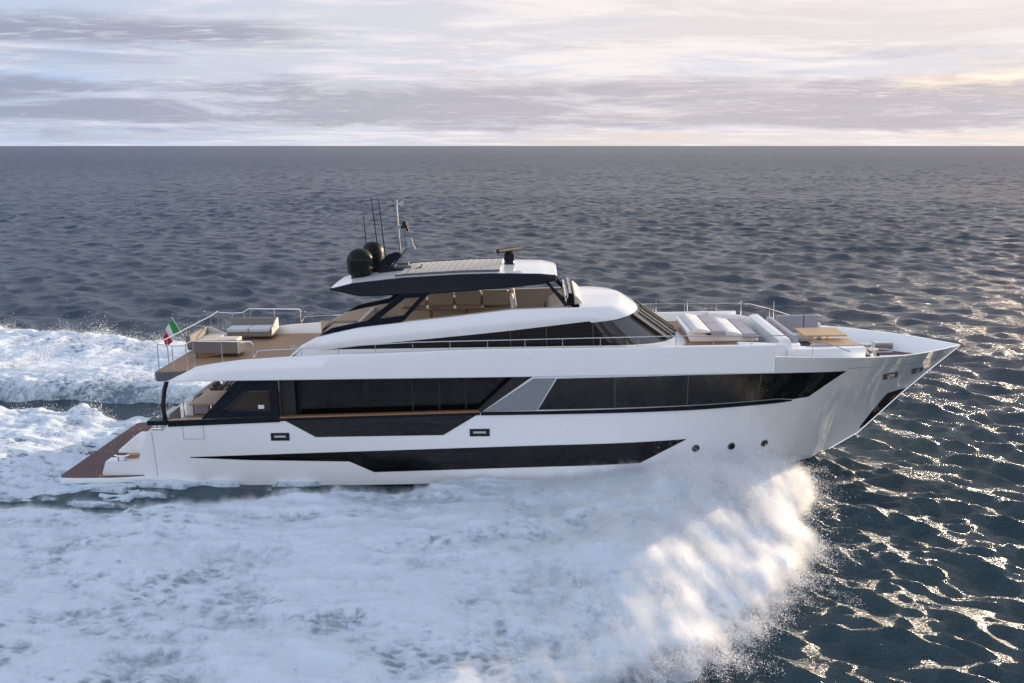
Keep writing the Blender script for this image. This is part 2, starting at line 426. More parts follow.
def build_hull():
    xs = sorted(set([k[0] for k in TOP]+[k[0] for k in CHINE if k[0] > -14.86]+list(np.arange(-14.5, 10, .35))+list(np.arange(10, 15.1, .16))+[14.99, 15.06, 15.09]))
    xs = [x for x in xs if x <= 15.1]
    m = MB(); rows = []
    for x in xs:
        zt = _ip(x, TOP); c = zc(x); zk = min(_ip(x, STEM), c) if x > -13.41 else c-.02
        yk = 0.0 if x > -13.41 else yside(x, c)-.5
        row = [(x, -yk, zk)]
        for f in (.5,): row.append((x, -(yk+(bc(x)-yk)*f) if x < 10.45 else 0, zk+(c-zk)*f))
        for j in range(13):
            z = c+(zt-c)*j/12.0; row.append((x, -yside(x, z), z))
        th = .13; deck = 3.56 if x > 10.7 else (3.9 if x > 7.7 else (1.85 if x > -13.1 else min(.6, zt-.05)))
        if x <= -13.1: th = .45
        yi = max(yside(x, zt)-th, 0); row.append((x, -yi, zt))
        zd = min(zt-.02, max(deck, c))
        row.append((x, -max(min(yside(x, zd)-th, yi), 0), zd))
        rows.append(row)
    m.grid(rows); m.mirror()
    # transom closing wall and cockpit aft bulwark
    m.prism([(-13.32, -.4), (-12.9, 1.85), (-12.75, 1.85), (-12.9, -.4)], -3.0, 3.0)
    return m.build('hull', M['white'], yacht, smooth=True, weld=False)
hull = build_hull()

def panel(name, up, lo, mat, off=.012, side=-1, parent=yacht, nv=6, dx=.25, depth=.03, both=True, **kw):
    """flush panel that follows the hull side; up and lo are (x,z) polylines"""
    m = MB(); x0 = max(up[0][0], lo[0][0]); x1 = min(up[-1][0], lo[-1][0])
    xs = sorted(set([x for x, _ in up+lo if x0 <= x <= x1]+list(np.arange(x0, x1, dx))+[x0, x1]))
    for sd in ((-1, 1) if both else (side,)):
        rows = []
        for x in xs:
            zu, zl = _ip(x, up), _ip(x, lo)
            r = [(x, sd*(yside(x, zl)-depth), zl)]
            for j in range(nv+1):
                z = zl+(zu-zl)*j/nv; r.append((x, sd*(yside(x, z)+off), z))
            r.append((x, sd*(yside(x, zu)-depth), zu)); rows.append(r)
        m.grid(rows); b = len(m.v)
    return m.build(name, mat, parent, smooth=True, split='y', **kw)
# flush glazing and stripes
panel('cabin_window', [(.70,3.79),(5.3,3.83),(8.6,3.80),(10.26,3.75)], [(.06,2.72),(5.39,2.76),(8.14,2.82),(8.5,2.75),(9.15,2.80),(10.26,3.74)][1:] if False else [(.70,2.73),(5.39,2.77),(8.10,2.82),(8.6,2.76),(9.15,2.80),(10.26,3.74)], M['bglass'])
def add_quadpanel(m, quad, off=.012):
    (a, b, c, d) = quad                                   # a->b upper edge, d->c lower edge, ruled
    for sd in (-1, 1):
        rows = []
        for i in range(7):
            t = i/6; u = (a[0]+(b[0]-a[0])*t, a[1]+(b[1]-a[1])*t); l = (d[0]+(c[0]-d[0])*t, d[1]+(c[1]-d[1])*t); r = []
            for j in range(9):
                x, z = l[0]+(u[0]-l[0])*j/8, l[1]+(u[1]-l[1])*j/8; r.append((x, sd*(yside(x, z)+off), z))
            rows.append(r)
        m.grid(rows)
m = MB(); add_quadpanel(m, [(.66,3.79),(.70,3.79),(.70,2.73),(.02,2.73)]); m.build('cabin_window_corner', M['bglass'], yacht, split='y', smooth=True)
m = MB(); add_quadpanel(m, [(-.12,3.80),(.62,3.80),(-.02,2.72),(-1.80,2.69)], .018); m.build('side_panel', M['grey'], yacht, split='y', smooth=True)
m = MB()
for x in (2.55, 4.95, 7.35):
    add_quadpanel(m, [(x,3.80),(x+.02,3.80),(x+.02,2.78),(x,2.78)], .0145)
m.build('window_mullion', M['dgrey'], yacht, split='all')
panel('window_ledge', [(-1.87,2.68),(.12,2.685),(5.39,2.75),(8.1,2.80),(8.55,2.74)], [(-1.87,2.57),(.12,2.575),(5.4,2.60),(8.1,2.66),(8.55,2.70)], M['navy'], off=.05, depth=.02, nv=3)
panel('bulwark_glass', [(-8.44,2.47),(-8.2,2.53),(-2.3,2.60),(-1.95,2.62)], [(-8.44,2.46),(-7.44,1.87),(-3.15,1.89),(-1.95,2.61)], M['bglass'])
panel('lower_window', [(-11.78,1.21),(-7.14,1.32),(.4,1.49),(4.97,1.545)], [(-11.78,1.19),(-9.74,1.08),(-6.36,.99),(-5.54,.60),(.39,.73),(3.42,.78),(4.97,1.53)], M['bglass'])
panel('boot_stripe', [(-7.6,.13),(-4,.16),(4,.20),(7,.20),(8,.15),(9,.055),(9.8,.03),(10.3,.12)], [(-7.6,.04),(-4,.05),(4,.10),(7,.11),(8,.07),(9,-.03),(9.8,-.05),(10.3,.08)], M['anti'])
panel('anchor_pocket', [(11.67,1.07),(12.42,2.43),(13.25,2.47)], [(11.67,.95),(12.0,1.22),(12.55,1.78),(13.25,2.45)], M['bglass'], off=.02)
# cap rail: navy aft, varnished wood over the glass
m = MB(); m2 = MB()
for sd in (-1, 1):
    xs = list(np.arange(-12.4, -8.6, .5))+[-8.6]
    m.grid([[(x, sd*(yside(x, 2.5)+.03), _ip(x, TOP)-.12), (x, sd*(yside(x, 2.5)+.03), _ip(x, TOP)+.07), (x, sd*(yside(x, 2.5)-.16), _ip(x, TOP)+.07), (x, sd*(yside(x, 2.5)-.16), _ip(x, TOP)-.12)] for x in xs], close=True)
    xs = list(np.arange(-8.6, -1.9, .5))+[-1.9]
    m.grid([[(x, sd*(yside(x, 2.5)+.025), _ip(x, TOP)-.09), (x, sd*(yside(x, 2.5)+.025), _ip(x, TOP)+.01), (x, sd*(yside(x, 2.5)-.16), _ip(x, TOP)+.01), (x, sd*(yside(x, 2.5)-.16), _ip(x, TOP)-.09)] for x in xs], close=True)
    m2.grid([[(x, sd*(yside(x, 2.5)+.05), _ip(x, TOP)+.012), (x, sd*(yside(x, 2.5)+.05), _ip(x, TOP)+.055), (x, sd*(yside(x, 2.5)-.17), _ip(x, TOP)+.055), (x, sd*(yside(x, 2.5)-.17), _ip(x, TOP)+.012)] for x in xs], close=True)
    xs = list(np.arange(-12.4, -11.1, .4))
    m2.grid([[(x, sd*(yside(x, 2.5)+.0), _ip(x, TOP)+.072), (x, sd*(yside(x, 2.5)+.0), _ip(x, TOP)+.105), (x, sd*(yside(x, 2.5)-.14), _ip(x, TOP)+.105), (x, sd*(yside(x, 2.5)-.14), _ip(x, TOP)+.072)] for x in xs], close=True)
m.build('bulwark_cap', M['navy'], yacht, split='y'); m2.build('cap_rail', M['wood'], yacht, split='y')
# portholes
for (x, z) in ((5.32,1.17),(6.58,1.12),(7.80,1.07)):
    for sd in (-1, 1):
        o = MB(); y = yside(x, z)
        ys_ = [yside(x+.1, z)-yside(x-.1, z), yside(x, z+.1)-yside(x, z-.1)]
        nrm = Vector((-ys_[0]/.2, 1, -ys_[1]/.2)); nrm = Vector((nrm.x, sd*nrm.y, nrm.z)).normalized()
        q = nrm.to_track_quat('Z', 'Y'); c = Vector((x, sd*y, z))
        def disc(r0, r1, d0, d1):
            mm = MB(); mm.lathe([(r0, d0), (r1, d1)], n=20); mm.v = [tuple(c+q@Vector(p)) for p in mm.v]; return mm
        f = disc(.15, .13, -.02, .03).build('porthole', M['dgrey'], yacht)
        disc(.105, .10, .0, .036).build('pane', M['bglass'], f)
# fairleads
for (x0, x1, z0, z1) in ((-8.96,-8.33,1.76,2.03),(-2.27,-1.60,1.83,2.09)):
    panel('fairlead', [(x0,z1),(x1,z1)], [(x0,z0),(x1,z0)], M['black'], off=.015)
    panel('fairlead_roller', [(x0+.12,(z0+z1)/2+.05),(x1-.12,(z0+z1)/2+.05)], [(x0+.12,(z0+z1)/2-.02),(x1-.12,(z0+z1)/2-.02)], M['steel'], off=.04)
for q in ([(11.76,3.43),(12.38,3.44),(12.49,3.16),(11.87,3.16)], [(13.02,3.42),(13.62,3.36),(13.70,3.14),(13.19,3.12)]):
    m = MB(); add_quadpanel(m, q, .02); m.build('fairlead', M['dgrey'], yacht, split='all')
    cx = sum(p[0] for p in q)/4; cz = sum(p[1] for p in q)/4
    qq = [((p[0]-cx)*.5+cx, (p[1]-cz)*.6+cz) for p in q]
    m = MB(); add_quadpanel(m, qq, .035); m.build('fairlead_roller', M['steel'], yacht, split='all')
# panel seams of the boarding gate and the hull joints
def seam(x0, z0, x1, z1):
    for sd in (-1, 1):
        m = MB(); m.tube([(x0+(x1-x0)*i/8, sd*(yside(x0+(x1-x0)*i/8, z0+(z1-z0)*i/8)+.001), z0+(z1-z0)*i/8) for i in range(9)], .007, 5); m.build('hull_seam', M['dgrey'], yacht)
seam(-11.22, 1.85, -11.22, 2.40); seam(-11.92, 1.85, -11.92, 2.40); seam(-11.92, 1.85, -11.22, 1.85); seam(-12.95, .55, -13.0, 2.1)
seam(-12.33, 1.15, -12.33, 1.20); seam(.75, 2.2, .78, 2.22); seam(10.3, 3.86, 14.4, 3.72)
# stem guard strip
m = MB(); m.tube([(10.6,0,.20),(11.64,0,.83),(13.07,0,2.24),(14.2,0,3.25),(15.08,0,4.0)], .035, 8); m.build('stem_guard', M['steel'], yacht, smooth=True)

# swim platform
pm = MB(); pts = [(-13.3,-3.25),(-14.3,-3.42),(-15.6,-3.42),(-16.25,-3.38),(-16.36,-3.2)]
poly = pts+[(x, -y) for x, y in reversed(pts)]
pm.prism(poly, .36, .55, 'z'); plat = pm.build('swim_platform', M['white'], yacht, bevel=.04)
pm = MB(); pm.prism([(x*1.0+(.0 if x > -16 else .02), y*.985) for x, y in poly], .553, .575, 'z'); pm.build('platform_deck', M['teak_dark'], plat)
m = MB()
for sd in (-1, 1):
    m.prism([(-14.45,1.30),(-13.85,1.80),(-13.3,1.80),(-13.3,.6),(-14.1,.6),(-14.1,1.22),(-14.45,1.22)], sd*2.75, sd*2.1)
    m.prism([(-14.2,1.30),(-13.6,1.85),(-13.0,1.9),(-13.0,.58),(-14.2,.58)], sd*.6 if sd > 0 else -.6, sd*1.5)
m.build('stern_steps', M['white'], yacht, split='y', bevel=.03)
m = MB(); m.prism([(-14.1,1.22),(-13.7,1.22),(-13.7,.6),(-14.1,.6)], -2.98, -2.76); m.prism([(-14.1,1.22),(-13.7,1.22),(-13.7,.6),(-14.1,.6)], 2.76, 2.98)
m.build('step_riser', M['wood'], yacht, split='y')
for sd in (-1, 1):
    m = MB(); y = sd*3.22
    m.tube([(-14.25,y,1.09),(-14.25,y,1.26)], .03); m.tube([(-14.0,y,1.09),(-14.0,y,1.26)], .03); m.tube([(-14.38,y,1.30),(-14.25,y,1.26),(-14.0,y,1.26),(-13.87,y,1.30)], .028)
    m.build('mooring_cleat', M['steel'], yacht, smooth=True)
    # stern quarter fairlead box in the bulwark cut-out
    m = MB(); m.box(-13.10, -12.42, sd*2.95, sd*3.36, 2.36, 2.52); m.build('bulwark_cap', M['navy'], yacht, bevel=.02)
    m = MB()
    for x in (-12.95, -12.8, -12.64): m.tube([(x, sd*3.25, 2.17), (x, sd*3.25, 2.37)], .045)
    m.tube([(-13.0, sd*3.3, 2.24), (-12.6, sd*3.3, 2.24)], .03)
    m.build('stern_roller', M['steel'], yacht, smooth=True)

# main deck sole, cockpit, salon
m = MB(); m.box(-13.0, 0, -3.12, 3.12, 1.72, 1.868); m.build('main_deck', M['white_matt'], yacht)
m = MB(); m.box(-12.9, -8.3, -3.0, 3.0, 1.872, 1.885); m.build('cockpit_deck', M['teak'], yacht)
def salon():
    m = MB(); m.box(-8.15, -8.05, -2.75, 2.75, 1.87, 3.86); m.box(-.35, -.25, -2.9, 2.9, 1.87, 3.86)
    m.box(-8.1, -.3, 2.68, 2.75, 1.87, 2.2); m.box(-8.1, -.3, -2.75, -2.68, 1.87, 2.2)
    w = m.build('salon_frame', M['black'], yacht)
    g = MB()
    for sd in (-1, 1): g.box(-8.04, -.36, sd*2.72, sd*2.74, 2.2, 3.86)
    g.build('salon_window', M['glass'], yacht, split='y')
    p = MB()
    for sd in (-1, 1):
        for x in (-8.04, -4.2, -3.3, -2.4): p.box(x-.035, x+.035, sd*2.70, sd*2.78, 1.9, 3.865)
        p.prism([(-2.2, 2.5), (-2.0, 2.5), (-.1, 3.86), (-.75, 3.86)], sd*2.9, sd*3.25)
    p.build('salon_mullion', M['black'], yacht, split='all')
    # inside: floor, curtains and a sofa seen dimly through the glass
    c = MB()
    for sd in (-1, 1):
        for x0 in (-6.6, -5.9, -3.15, -2.9, -1.4):
            pts = [(x0+.05*i, sd*(2.55+.03*((i % 2)*2-1))) for i in range(6)]
            c.grid([[(x, y, 1.9) for x, y in pts], [(x, y, 3.84) for x, y in pts]])
    c.build('curtain', M['beige'], yacht, split='all')
    s = MB(); s.box(-7.2, -4.6, -1.9, -1.1, 1.88, 2.3); s.box(-7.2, -4.6, -2.05, -1.85, 1.88, 2.75); s.box(-3.6, -1.2, .2, 1.2, 1.88, 2.65)
    s.build('salon_furniture', M['beige'], yacht, bevel=.05, split='all')
    # aft wing frame with its small window
    for sd in (-1, 1):
        w = MB(); y0, y1 = sd*3.18, sd*3.30
        out = [(-11.26,2.56),(-9.98,3.865),(-8.62,3.865),(-8.62,2.62)]; inn = [(-10.62,2.80),(-9.74,3.50),(-8.90,3.50),(-8.90,2.78)]
        V = [(x, y, z) for y in (y0, y1) for x, z in out+inn]; F = []
        for i in range(4):
            j = (i+1) % 4
            F += [(i, j, 4+j, 4+i), (8+i, 12+i, 12+j, 8+j), (i, 8+i, 8+j, j), (4+i, 4+j, 12+j, 12+i)]
        w.add(V, F); wf = w.build('wing_frame', M['navy'], yacht, bevel=.015)
        g = MB(); g.prism(inn, sd*3.22, sd*3.25); g.build('wing_glass', M['cglass'], wf)
        f2 = MB(); f2.prism([(-10.62,2.80),(-9.74,3.50),(-9.55,3.50),(-10.4,2.80)], sd*3.255, sd*3.275); f2.prism([(-10.5,2.80),(-10.4,2.87),(-8.9,2.87),(-8.9,2.78)], sd*3.255, sd*3.275); f2.build('wing_trim', M['black'], wf)
        st = MB(); st.box(-9.32, -9.12, sd*3.252, sd*3.262, 2.83, 3.0); st.build('notice', M['padwhite'], wf)
        d = MB(); d.box(-8.60, -8.1, sd*2.76, sd*3.1, 1.87, 3.86); d.build('side_door', M['black'], yacht)
    # aft sliding door of the salon faces the cockpit
salon()
m = MB()
for sd in (-1, 1): m.tube([(-12.62, sd*2.95, 2.45), (-12.66, sd*2.97, 2.9), (-12.55, sd*2.97, 3.5), (-12.42, sd*2.95, 3.88)], .075, 8)
m.build('deck_pillar', M['black'], yacht, split='y', smooth=True)
m = MB(); m.tube([(-12.75,-.9,1.9),(-12.75,-.9,2.55)], .03); m.box(-12.85,-12.6,-2.6,-1.6,1.87,2.55); m.box(-12.85,-12.6,-.4,2.9,1.87,2.45); m.build('cockpit_bulwark', M['white_matt'], yacht, bevel=.03)
m = MB(); m.box(-12.58,-12.0,-.4,2.4,1.9,2.28); m.box(-12.58,-12.38,-.4,2.4,2.28,2.62); m.build('cockpit_sofa', M['lilac'], yacht, bevel=.05)
m = MB(); m.tube([(-12.55,1.4,1.89),(-10.9,1.4,3.85)], .05); m.tube([(-12.55,2.4,1.89),(-10.9,2.4,3.85)], .05)
for i in range(8):
    t = (i+.7)/8; m.box(-12.55+1.65*t-.13, -12.55+1.65*t+.13, 1.42, 2.38, 1.89+1.96*t-.02, 1.89+1.96*t+.02)
m.build('deck_stairs', M['dgrey'], yacht)

# ------------------------------------------------------------------ upper deck and its white bulwark band
FT = [(-12.54,3.885),(-12.2,3.95),(-11.8,4.10),(-11.5,4.24),(-11.26,4.36),(-10.6,4.46),(-9.69,4.55),(-8,4.64),(-6.12,4.70),(-1.84,4.81),(4.5,4.80),(7.74,4.81)]
def fascia():
    m = MB(); xs = sorted(set([k[0] for k in FT]+list(np.arange(-12.3, 7.7, .4))))
    for sd in (-1, 1):
        rows = []
        for x in xs:
            t = _ip(x, FT); y = bs(x); e = (.03+.02*min((x+12.6)/2, 1))*min(1, max(0, (7.74-x)/4))
            rows.append([(x, sd*(y-.16), 3.875), (x, sd*(y+e-.02), 3.875), (x, sd*(y+e), 3.90), (x, sd*(y+e*.6), 3.87+(t-3.87)*.45+.0), (x, sd*(y-.02), t-.03), (x, sd*(y-.05), t), (x, sd*(y-.17), t), (x, sd*(y-.19), t-.03)])
        m.grid(rows, close=True)
        for r, rev in ((rows[0], 0), (rows[-1], 1)): m.add(r, [tuple(range(len(r)))])
    return m.build('upper_bulwark', M['white'], yacht, split='y', smooth=True)
fascia()
m = MB()
pts = [(-12.74,-3.2),(-12.6,-3.38),(-12.2,-3.36),(-11.2,-3.22),(7.6,-3.22)]
m.prism(pts+[(x, -y) for x, y in reversed(pts)], 3.88, 4.17, 'z')
q = [(x, -(yside(x, 3.72)-.16)) for x in np.linspace(7.6, 10.8, 8)]
m.prism(q+[(x, -y) for x, y in reversed(q)], 3.72, 3.90, 'z')
ud = m.build('upper_deck', M['dgrey'], yacht, bevel=.02)
m = MB(); p2 = [(-12.66,-3.2),(-12.3,-3.3),(-11.2,-3.17),(4.0,-3.17)]
m.prism(p2+[(x, -y) for x, y in reversed(p2)], 4.174, 4.19, 'z'); m.build('teak_planking', M['teak'], ud)
m = MB(); m.box(4.0, 7.7, -3.17, 3.17, 4.19, 4.44); m.build('foredeck_step', M['white_matt'], ud)
m = MB(); m.box(3.9, 7.66, -3.17, 3.17, 4.444, 4.46); m.build('teak_planking', M['teak'], ud)
# soffit under the overhang is white
m = MB(); m.box(-12.3, 7.4, -3.15, 3.15, 3.868, 3.877); m.build('soffit', M['white_matt'], yacht)

# ------------------------------------------------------------------ upper deck house
HT = [(-8.35,4.30),(-8.31,4.52),(-7.95,4.86),(-7.46,5.12),(-6.9,5.27),(-6.06,5.44),(-4.6,5.60),(-3.1,5.73),(-.82,5.96),(1.46,6.00),(4,6.0)]
HB = [(-8.4,4.69),(-7.35,4.70),(-5.68,4.87),(-1.04,5.25),(2.12,5.56),(3.05,5.70)]
def house_line():
    top = []; bot = []
    for x in sorted(set([k[0] for k in HT if k[0] < 1.5]+[-7.35, -5.68, -5, -4, -2, -1.04, 0, 1.0, 1.5])):
        top.append((x, 2.50)); bot.append((-8.35+(x+8.35)*(2.7+8.35)/(1.5+8.35), 2.64))
    n = 18
    for i in range(1, n+1):
        a = math.pi/2*i/n; e = 2/2.7
        cx, cy = math.sin(a)**e, max(math.cos(a), 0)**e
        top.append((1.5+1.58*cx, 2.50*cy)); bot.append((2.7+2.95*cx, 2.64*cy))
    return top, bot
def house():
    top, bot = house_line()
    def pt(i, z, out=0.0):
        f = (z-4.2)/(6.0-4.2); (tx, ty), (bx, by) = top[i], bot[i]
        x, y = bx+(tx-bx)*f, by+(ty-by)*f
        if out:
            l = math.hypot(max(x-1.0, 0)*.6, y) or 1; x += out*max(x-1.0, 0)*.6/l; y += out*y/l
        return x, y
    n = len(top); idx = [(i, -1) for i in range(n)]+[(i, 1) for i in range(n-2, -1, -1)]
    pl = MB(); gl = MB(); bd = MB(); cap = MB(); lin = MB()
    rp, rg, rb, rc = [], [], [], []
    for i, sd in idx:
        x0 = top[i][0]; zt = _ip(x0, HT); zb = min(_ip(pt(i, 5.2)[0] if x0 < 1.5 else x0, HB) if x0 < 1.5 else _ip(x0, HB), zt-.05); zg = min(4.72, zt-.12); zb = max(zb, zg)
        P = lambda z, o=0.0: (pt(i, z, o)[0], sd*pt(i, z, o)[1], z)
        rp.append([P(4.18), P(zg)]); rg.append([P(zg-.01, -.02), P(zg+(zb-zg)*.5, -.02), P(zb+.01, -.02)])
        lip = .06 if x0 > -7.4 else .0
        rb.append([P(zb, -.02), P(zb, lip*.8), P(zb+.03, lip), P(zb+(zt-zb)*.5, lip*.7), P(zt-.06, .01), P(zt-.015, -.02), P(zt, -.06)])
        a = P(zt, -.06); k = P(zt, -.30)
        rc.append([a, (k[0], k[1], zt), (k[0], k[1], 4.85)])
    pl.grid(rp).build('house_base', M['white'], yacht, smooth=True)
    ns = len(idx)
    split = [j for j, (i, sd) in enumerate(idx) if top[i][0] >= 2.0]
    a, b = split[0], split[-1]
    MB().grid(rg[:a+1]).grid(rg[b:]).build('house_window', M['bglass'], yacht, split='y', smooth=True)
    MB().grid(rg[a:b+1]).build('windscreen', M['wind'], yacht, smooth=True)
    bd.grid(rb).build('flybridge_coaming', M['white'], yacht, smooth=True)
    lin.grid([r for r, (i, sd) in zip(rc, idx) if top[i][0] <= 1.3 and sd < 0]); lin.grid([r for r, (i, sd) in zip(rc, idx) if top[i][0] <= 1.3 and sd > 0])
    lin.build('coaming_lining', M['beige'], yacht, split='y', smooth=True)
    # cowl: crowned white deck closing the nose ahead of the cockpit
    rows = []
    for i in range(n):
        if top[i][0] < 1.1: continue
        zt = _ip(top[i][0], HT); a = pt(i, zt, -.06); y = a[1]
        rows.append([(a[0]-.0*abs(t), y*t, zt+.10*(1-t*t)*min(1, y/1.2)) for t in np.linspace(-1, 1, 13)])
    cap.grid(rows).build('cowl', M['white'], yacht, smooth=True)
    # aft bulkhead and flybridge floor
    m = MB(); m.box(-6.2, 1.4, -2.25, 2.25, 4.80, 4.88); m.box(-6.3, -6.2, -2.3, 2.3, 4.19, 5.35); m.build('flybridge_floor', M['white_matt'], yacht)
    # windscreen sun-shade blades
    for k, (y0, y1) in enumerate(((-1.95, -1.9), (-1.15, -1.25), (-.35, -.55), (.45, .2), (1.2, .9))):
        m = MB(); rows = []
        for t in np.linspace(.04, .97, 9):
            z = 5.66-(5.66-4.72)*t; f = (z-4.2)/1.8
            y = y0+(y1-y0)*t
            hw = 2.64+(2.5-2.64)*f; q = min(abs(y)/hw, .999); e = 2.7
            bx = 2.7+2.95*(1-q**e)**(1/e); tx = 1.5+1.58*(1-q**e)**(1/e); x = bx+(tx-bx)*f
            w = .12
            rows.append([(x+.03, y-w, z+.02), (x+.075, y-w*.8, z+.05), (x+.075, y+w*.8, z+.05), (x+.03, y+w, z+.02)])
        m.grid(rows, close=True); m.build('windscreen_rail', M['black'], yacht)
    # thin light frame lines on the side glass
    m = MB()
    for sd in (-1, 1):
        for x, z1 in ((-.85, 5.22), (.35, 5.33), (1.9, 5.48)):
            f0 = (4.75-4.2)/1.8; f1 = (z1-4.2)/1.8; m.tube([(x, sd*(2.64-.14*f0+.0), 4.75), (x-.02, sd*(2.64-.14*f1), z1)], .012, 5)
    m.build('window_mullion', M['dgrey'], yacht, split='all')
house()

# flybridge fit-out
m = MB(); m.box(-5.2, -1.0, 1.55, 2.15, 4.88, 5.35); m.build('flybridge_sofa', M['beige'], yacht, bevel=.05)
for i in range(4):
    m = MB(); m.box(-5.15+1.04*i, -4.19+1.04*i, 1.95, 2.18, 5.36, 5.98); m.build('sofa_backrest', M['beige'], yacht, bevel=.06)
m = MB(); m.box(-4.6, -1.9, .5, 1.4, 5.48, 5.54); m.tube([(-3.9, .95, 4.88), (-3.9, .95, 5.48)], .06); m.tube([(-2.6, .95, 4.88), (-2.6, .95, 5.48)], .06); m.build('flybridge_table', M['wood'], yacht, split=None, bevel=.01)
m = MB(); m.box(-4.4, -2.0, -2.0, -1.45, 4.88, 5.35); m.build('flybridge_sofa', M['beige'], yacht, bevel=.05)
for y in (-.9, .35):
    m = MB(); m.box(-.75, -.2, y-.3, y+.3, 5.32, 5.48); m.prism([(-.82,5.45),(-.70,5.45),(-.80,6.25),(-.93,6.25)], y-.28, y+.28); m.tube([(-.5, y, 4.88), (-.5, y, 5.35)], .09); m.build('helm_seat', M['padwhite'], yacht, bevel=.05, seg=3)
m = MB(); m.prism([(.35,4.88),(1.25,4.88),(1.25,5.98),(.9,6.02),(.45,5.75)], -1.7, 1.7); m.build('helm_console', M['cream'], yacht, bevel=.06)
m = MB(); m.tube([(.3, -.75+.2*math.cos(a), 5.72+.2*math.sin(a)) for a in np.linspace(0, 2*math.pi, 20)], .018, 6); m.build('steering_wheel', M['black'], yacht, smooth=True)
# low dark windscreen ahead of the helm
m = MB(); m.prism([(1.02,6.0),(1.27,6.0),(1.22,6.40),(1.12,6.42)], -2.0, 2.0); fw = m.build('flybridge_screen', M['bglass'], yacht)
m = MB()
for z in (6.10, 6.28): m.box(.98, 1.03, -2.0, 2.0, z, z+.05)
m.build('screen_slat', M['steel'], fw, split='all')
m = MB(); m.prism([(1.28,5.98),(1.58,6.02),(1.56,6.10),(1.38,6.30),(1.28,6.31)], -1.9, 1.9); m.build('screen_fairing', M['cream'], yacht, bevel=.05)

# navy side frames that carry the hardtop
for sd in (-1, 1):
    m = MB(); y0, y1 = sd*2.36, sd*2.52
    P = [(-7.32,5.18),(-6.85,5.44),(-5.64,5.68),(-4.50,6.53),(-3.52,6.56),(-4.40,5.66),(-4.52,5.60),(-5.9,5.46)]
    Q = [(-5.25,5.73),(-4.33,6.41),(-3.86,6.43),(-4.42,5.83)]
    # ring around the window plus the long lower blade, as quads
    V = [(x, y, z) for y in (y0, y1) for x, z in P+Q]; k = len(P+Q)
    front = [(0,1,7),(1,2,6,7),(2,8,11,6),(2,3,9,8),(3,4,10,9),(4,5,11,10),(5,6,11)]
    F = [tuple(i for i in f) for f in front]+[tuple(i+k for i in reversed(f)) for f in front]
    for ring in (list(range(8)), [8, 9, 10, 11]):
        for i in range(len(ring)):
            a, b = ring[i], ring[(i+1) % len(ring)]; F.append((a, b, b+k, a+k))
    m.add(V, F); m.build('hardtop_frame', M['navy'], yacht)
    m = MB(); m.tube([(.42, sd*2.15, 6.78), (1.02, sd*2.2, 6.02)], .055, 6); m.tube([(.30, sd*1.5, 6.80), (.98, sd*1.55, 6.10)], .05, 6); m.build('hardtop_strut', M['navy'], yacht, split='all')

# hardtop
def hardtop():
    UP = [(-6.95,6.70),(-6.23,6.87),(-4.46,7.05),(-2.5,7.13),(-1.35,7.14),(.2,7.09),(.62,7.02)]
    LO = [(-6.95,6.66),(-5.88,6.46),(-3.58,6.50),(-1.19,6.65),(.2,6.76),(.62,6.83)]
    W = [(-6.95,2.05),(-6.3,2.22),(-5,2.3),(-1,2.3),(.1,2.25),(.5,2.1),(.66,1.9)]
    xs = sorted(set([k[0] for k in UP+LO]+list(np.arange(-6.9, .6, .3))+[.66]))
    side = MB(); top = MB(); bot = MB(); ra = {-1: [], 1: []}; rt = []; rb = []
    for x in xs:
        u, l, w = _ip(x, UP), _ip(x, LO), _ip(x, W); e = .16*min(1, (x+6.95)/1.0)*min(1, (.75-x)/.8)
        for sd in (-1, 1): ra[sd].append([(x, sd*(w-.10), l+.06), (x, sd*w, l), (x, sd*(w+.015), l+.04), (x, sd*(w-e*.5), (u+l)/2+.03), (x, sd*(w-e-.04), u-.02), (x, sd*(w-e-.10), u)])
        ww = w-e-.10; rt.append([(x, ww*t, u+.07*(1-t*t)) for t in np.linspace(-1, 1, 11)])
        rb.append([(x, (w-.1)*t, l+.06) for t in (-1, 0, 1)])
    for sd in (-1, 1): side.grid(ra[sd])
    h = top.grid(rt).build('hardtop', M['white'], yacht, smooth=True)
    side.build('hardtop_side', M['navy'], h, split='y', smooth=True); bot.grid(rb).build('hardtop_soffit', M['beige'], h, smooth=True)
    e = MB(); a, b, s = rt[-1], rb[-1], ra
    e.grid([[(p[0]+.0, p[1], p[2]) for p in rt[-1]], [(p[0]+.07, p[1], p[2]-.05) for p in rt[-1]], [(.73, p[1]*1.08, 6.90) for p in rt[-1]], [(.68, p[1]*1.1, 6.84) for p in rt[-1]], [(.64, p[1]*1.08, 6.86) for p in rt[-1]]])
    e.build('hardtop_nose', M['white'], h, smooth=True)
    e = MB(); e.grid([rt[0], [(x, y, z-.10) for x, y, z in rt[0]], [(-6.9, p[1], 6.70) for p in rt[0]]]); e.build('hardtop_tail', M['white'], h, smooth=True)
    m = MB(); n = 15
    for i in range(n):
        x = -4.62+3.45*i/n
        m.add(*slat(x, .20, lambda q: _ip(q, UP)))
    m.build('roof_louvre', M['slat'], h)
    m = MB()
    for y in (-1.78, 1.78):
        m.grid([[(x, y-.05, _ip(x, UP)+.02), (x, y-.05, _ip(x, UP)+.09), (x, y+.05, _ip(x, UP)+.09), (x, y+.05, _ip(x, UP)+.02)] for x in np.arange(-4.75, -1.0, .35)], close=True)
    m.build('louvre_track', M['dgrey'], h, split='all')
def slat(x, w, fz):
    mm = MB(); z = fz(x)
    rows = []
    for y in np.linspace(-1.7, 1.7, 7):
        zz = z+.07*(1-(y/2.0)**2)+.006
        rows.append([(x, y, zz), (x, y, zz+.028), (x+w, y, zz+.042), (x+w, y, zz)])
    mm.grid(rows, close=True); return mm.v, mm.f
hardtop()
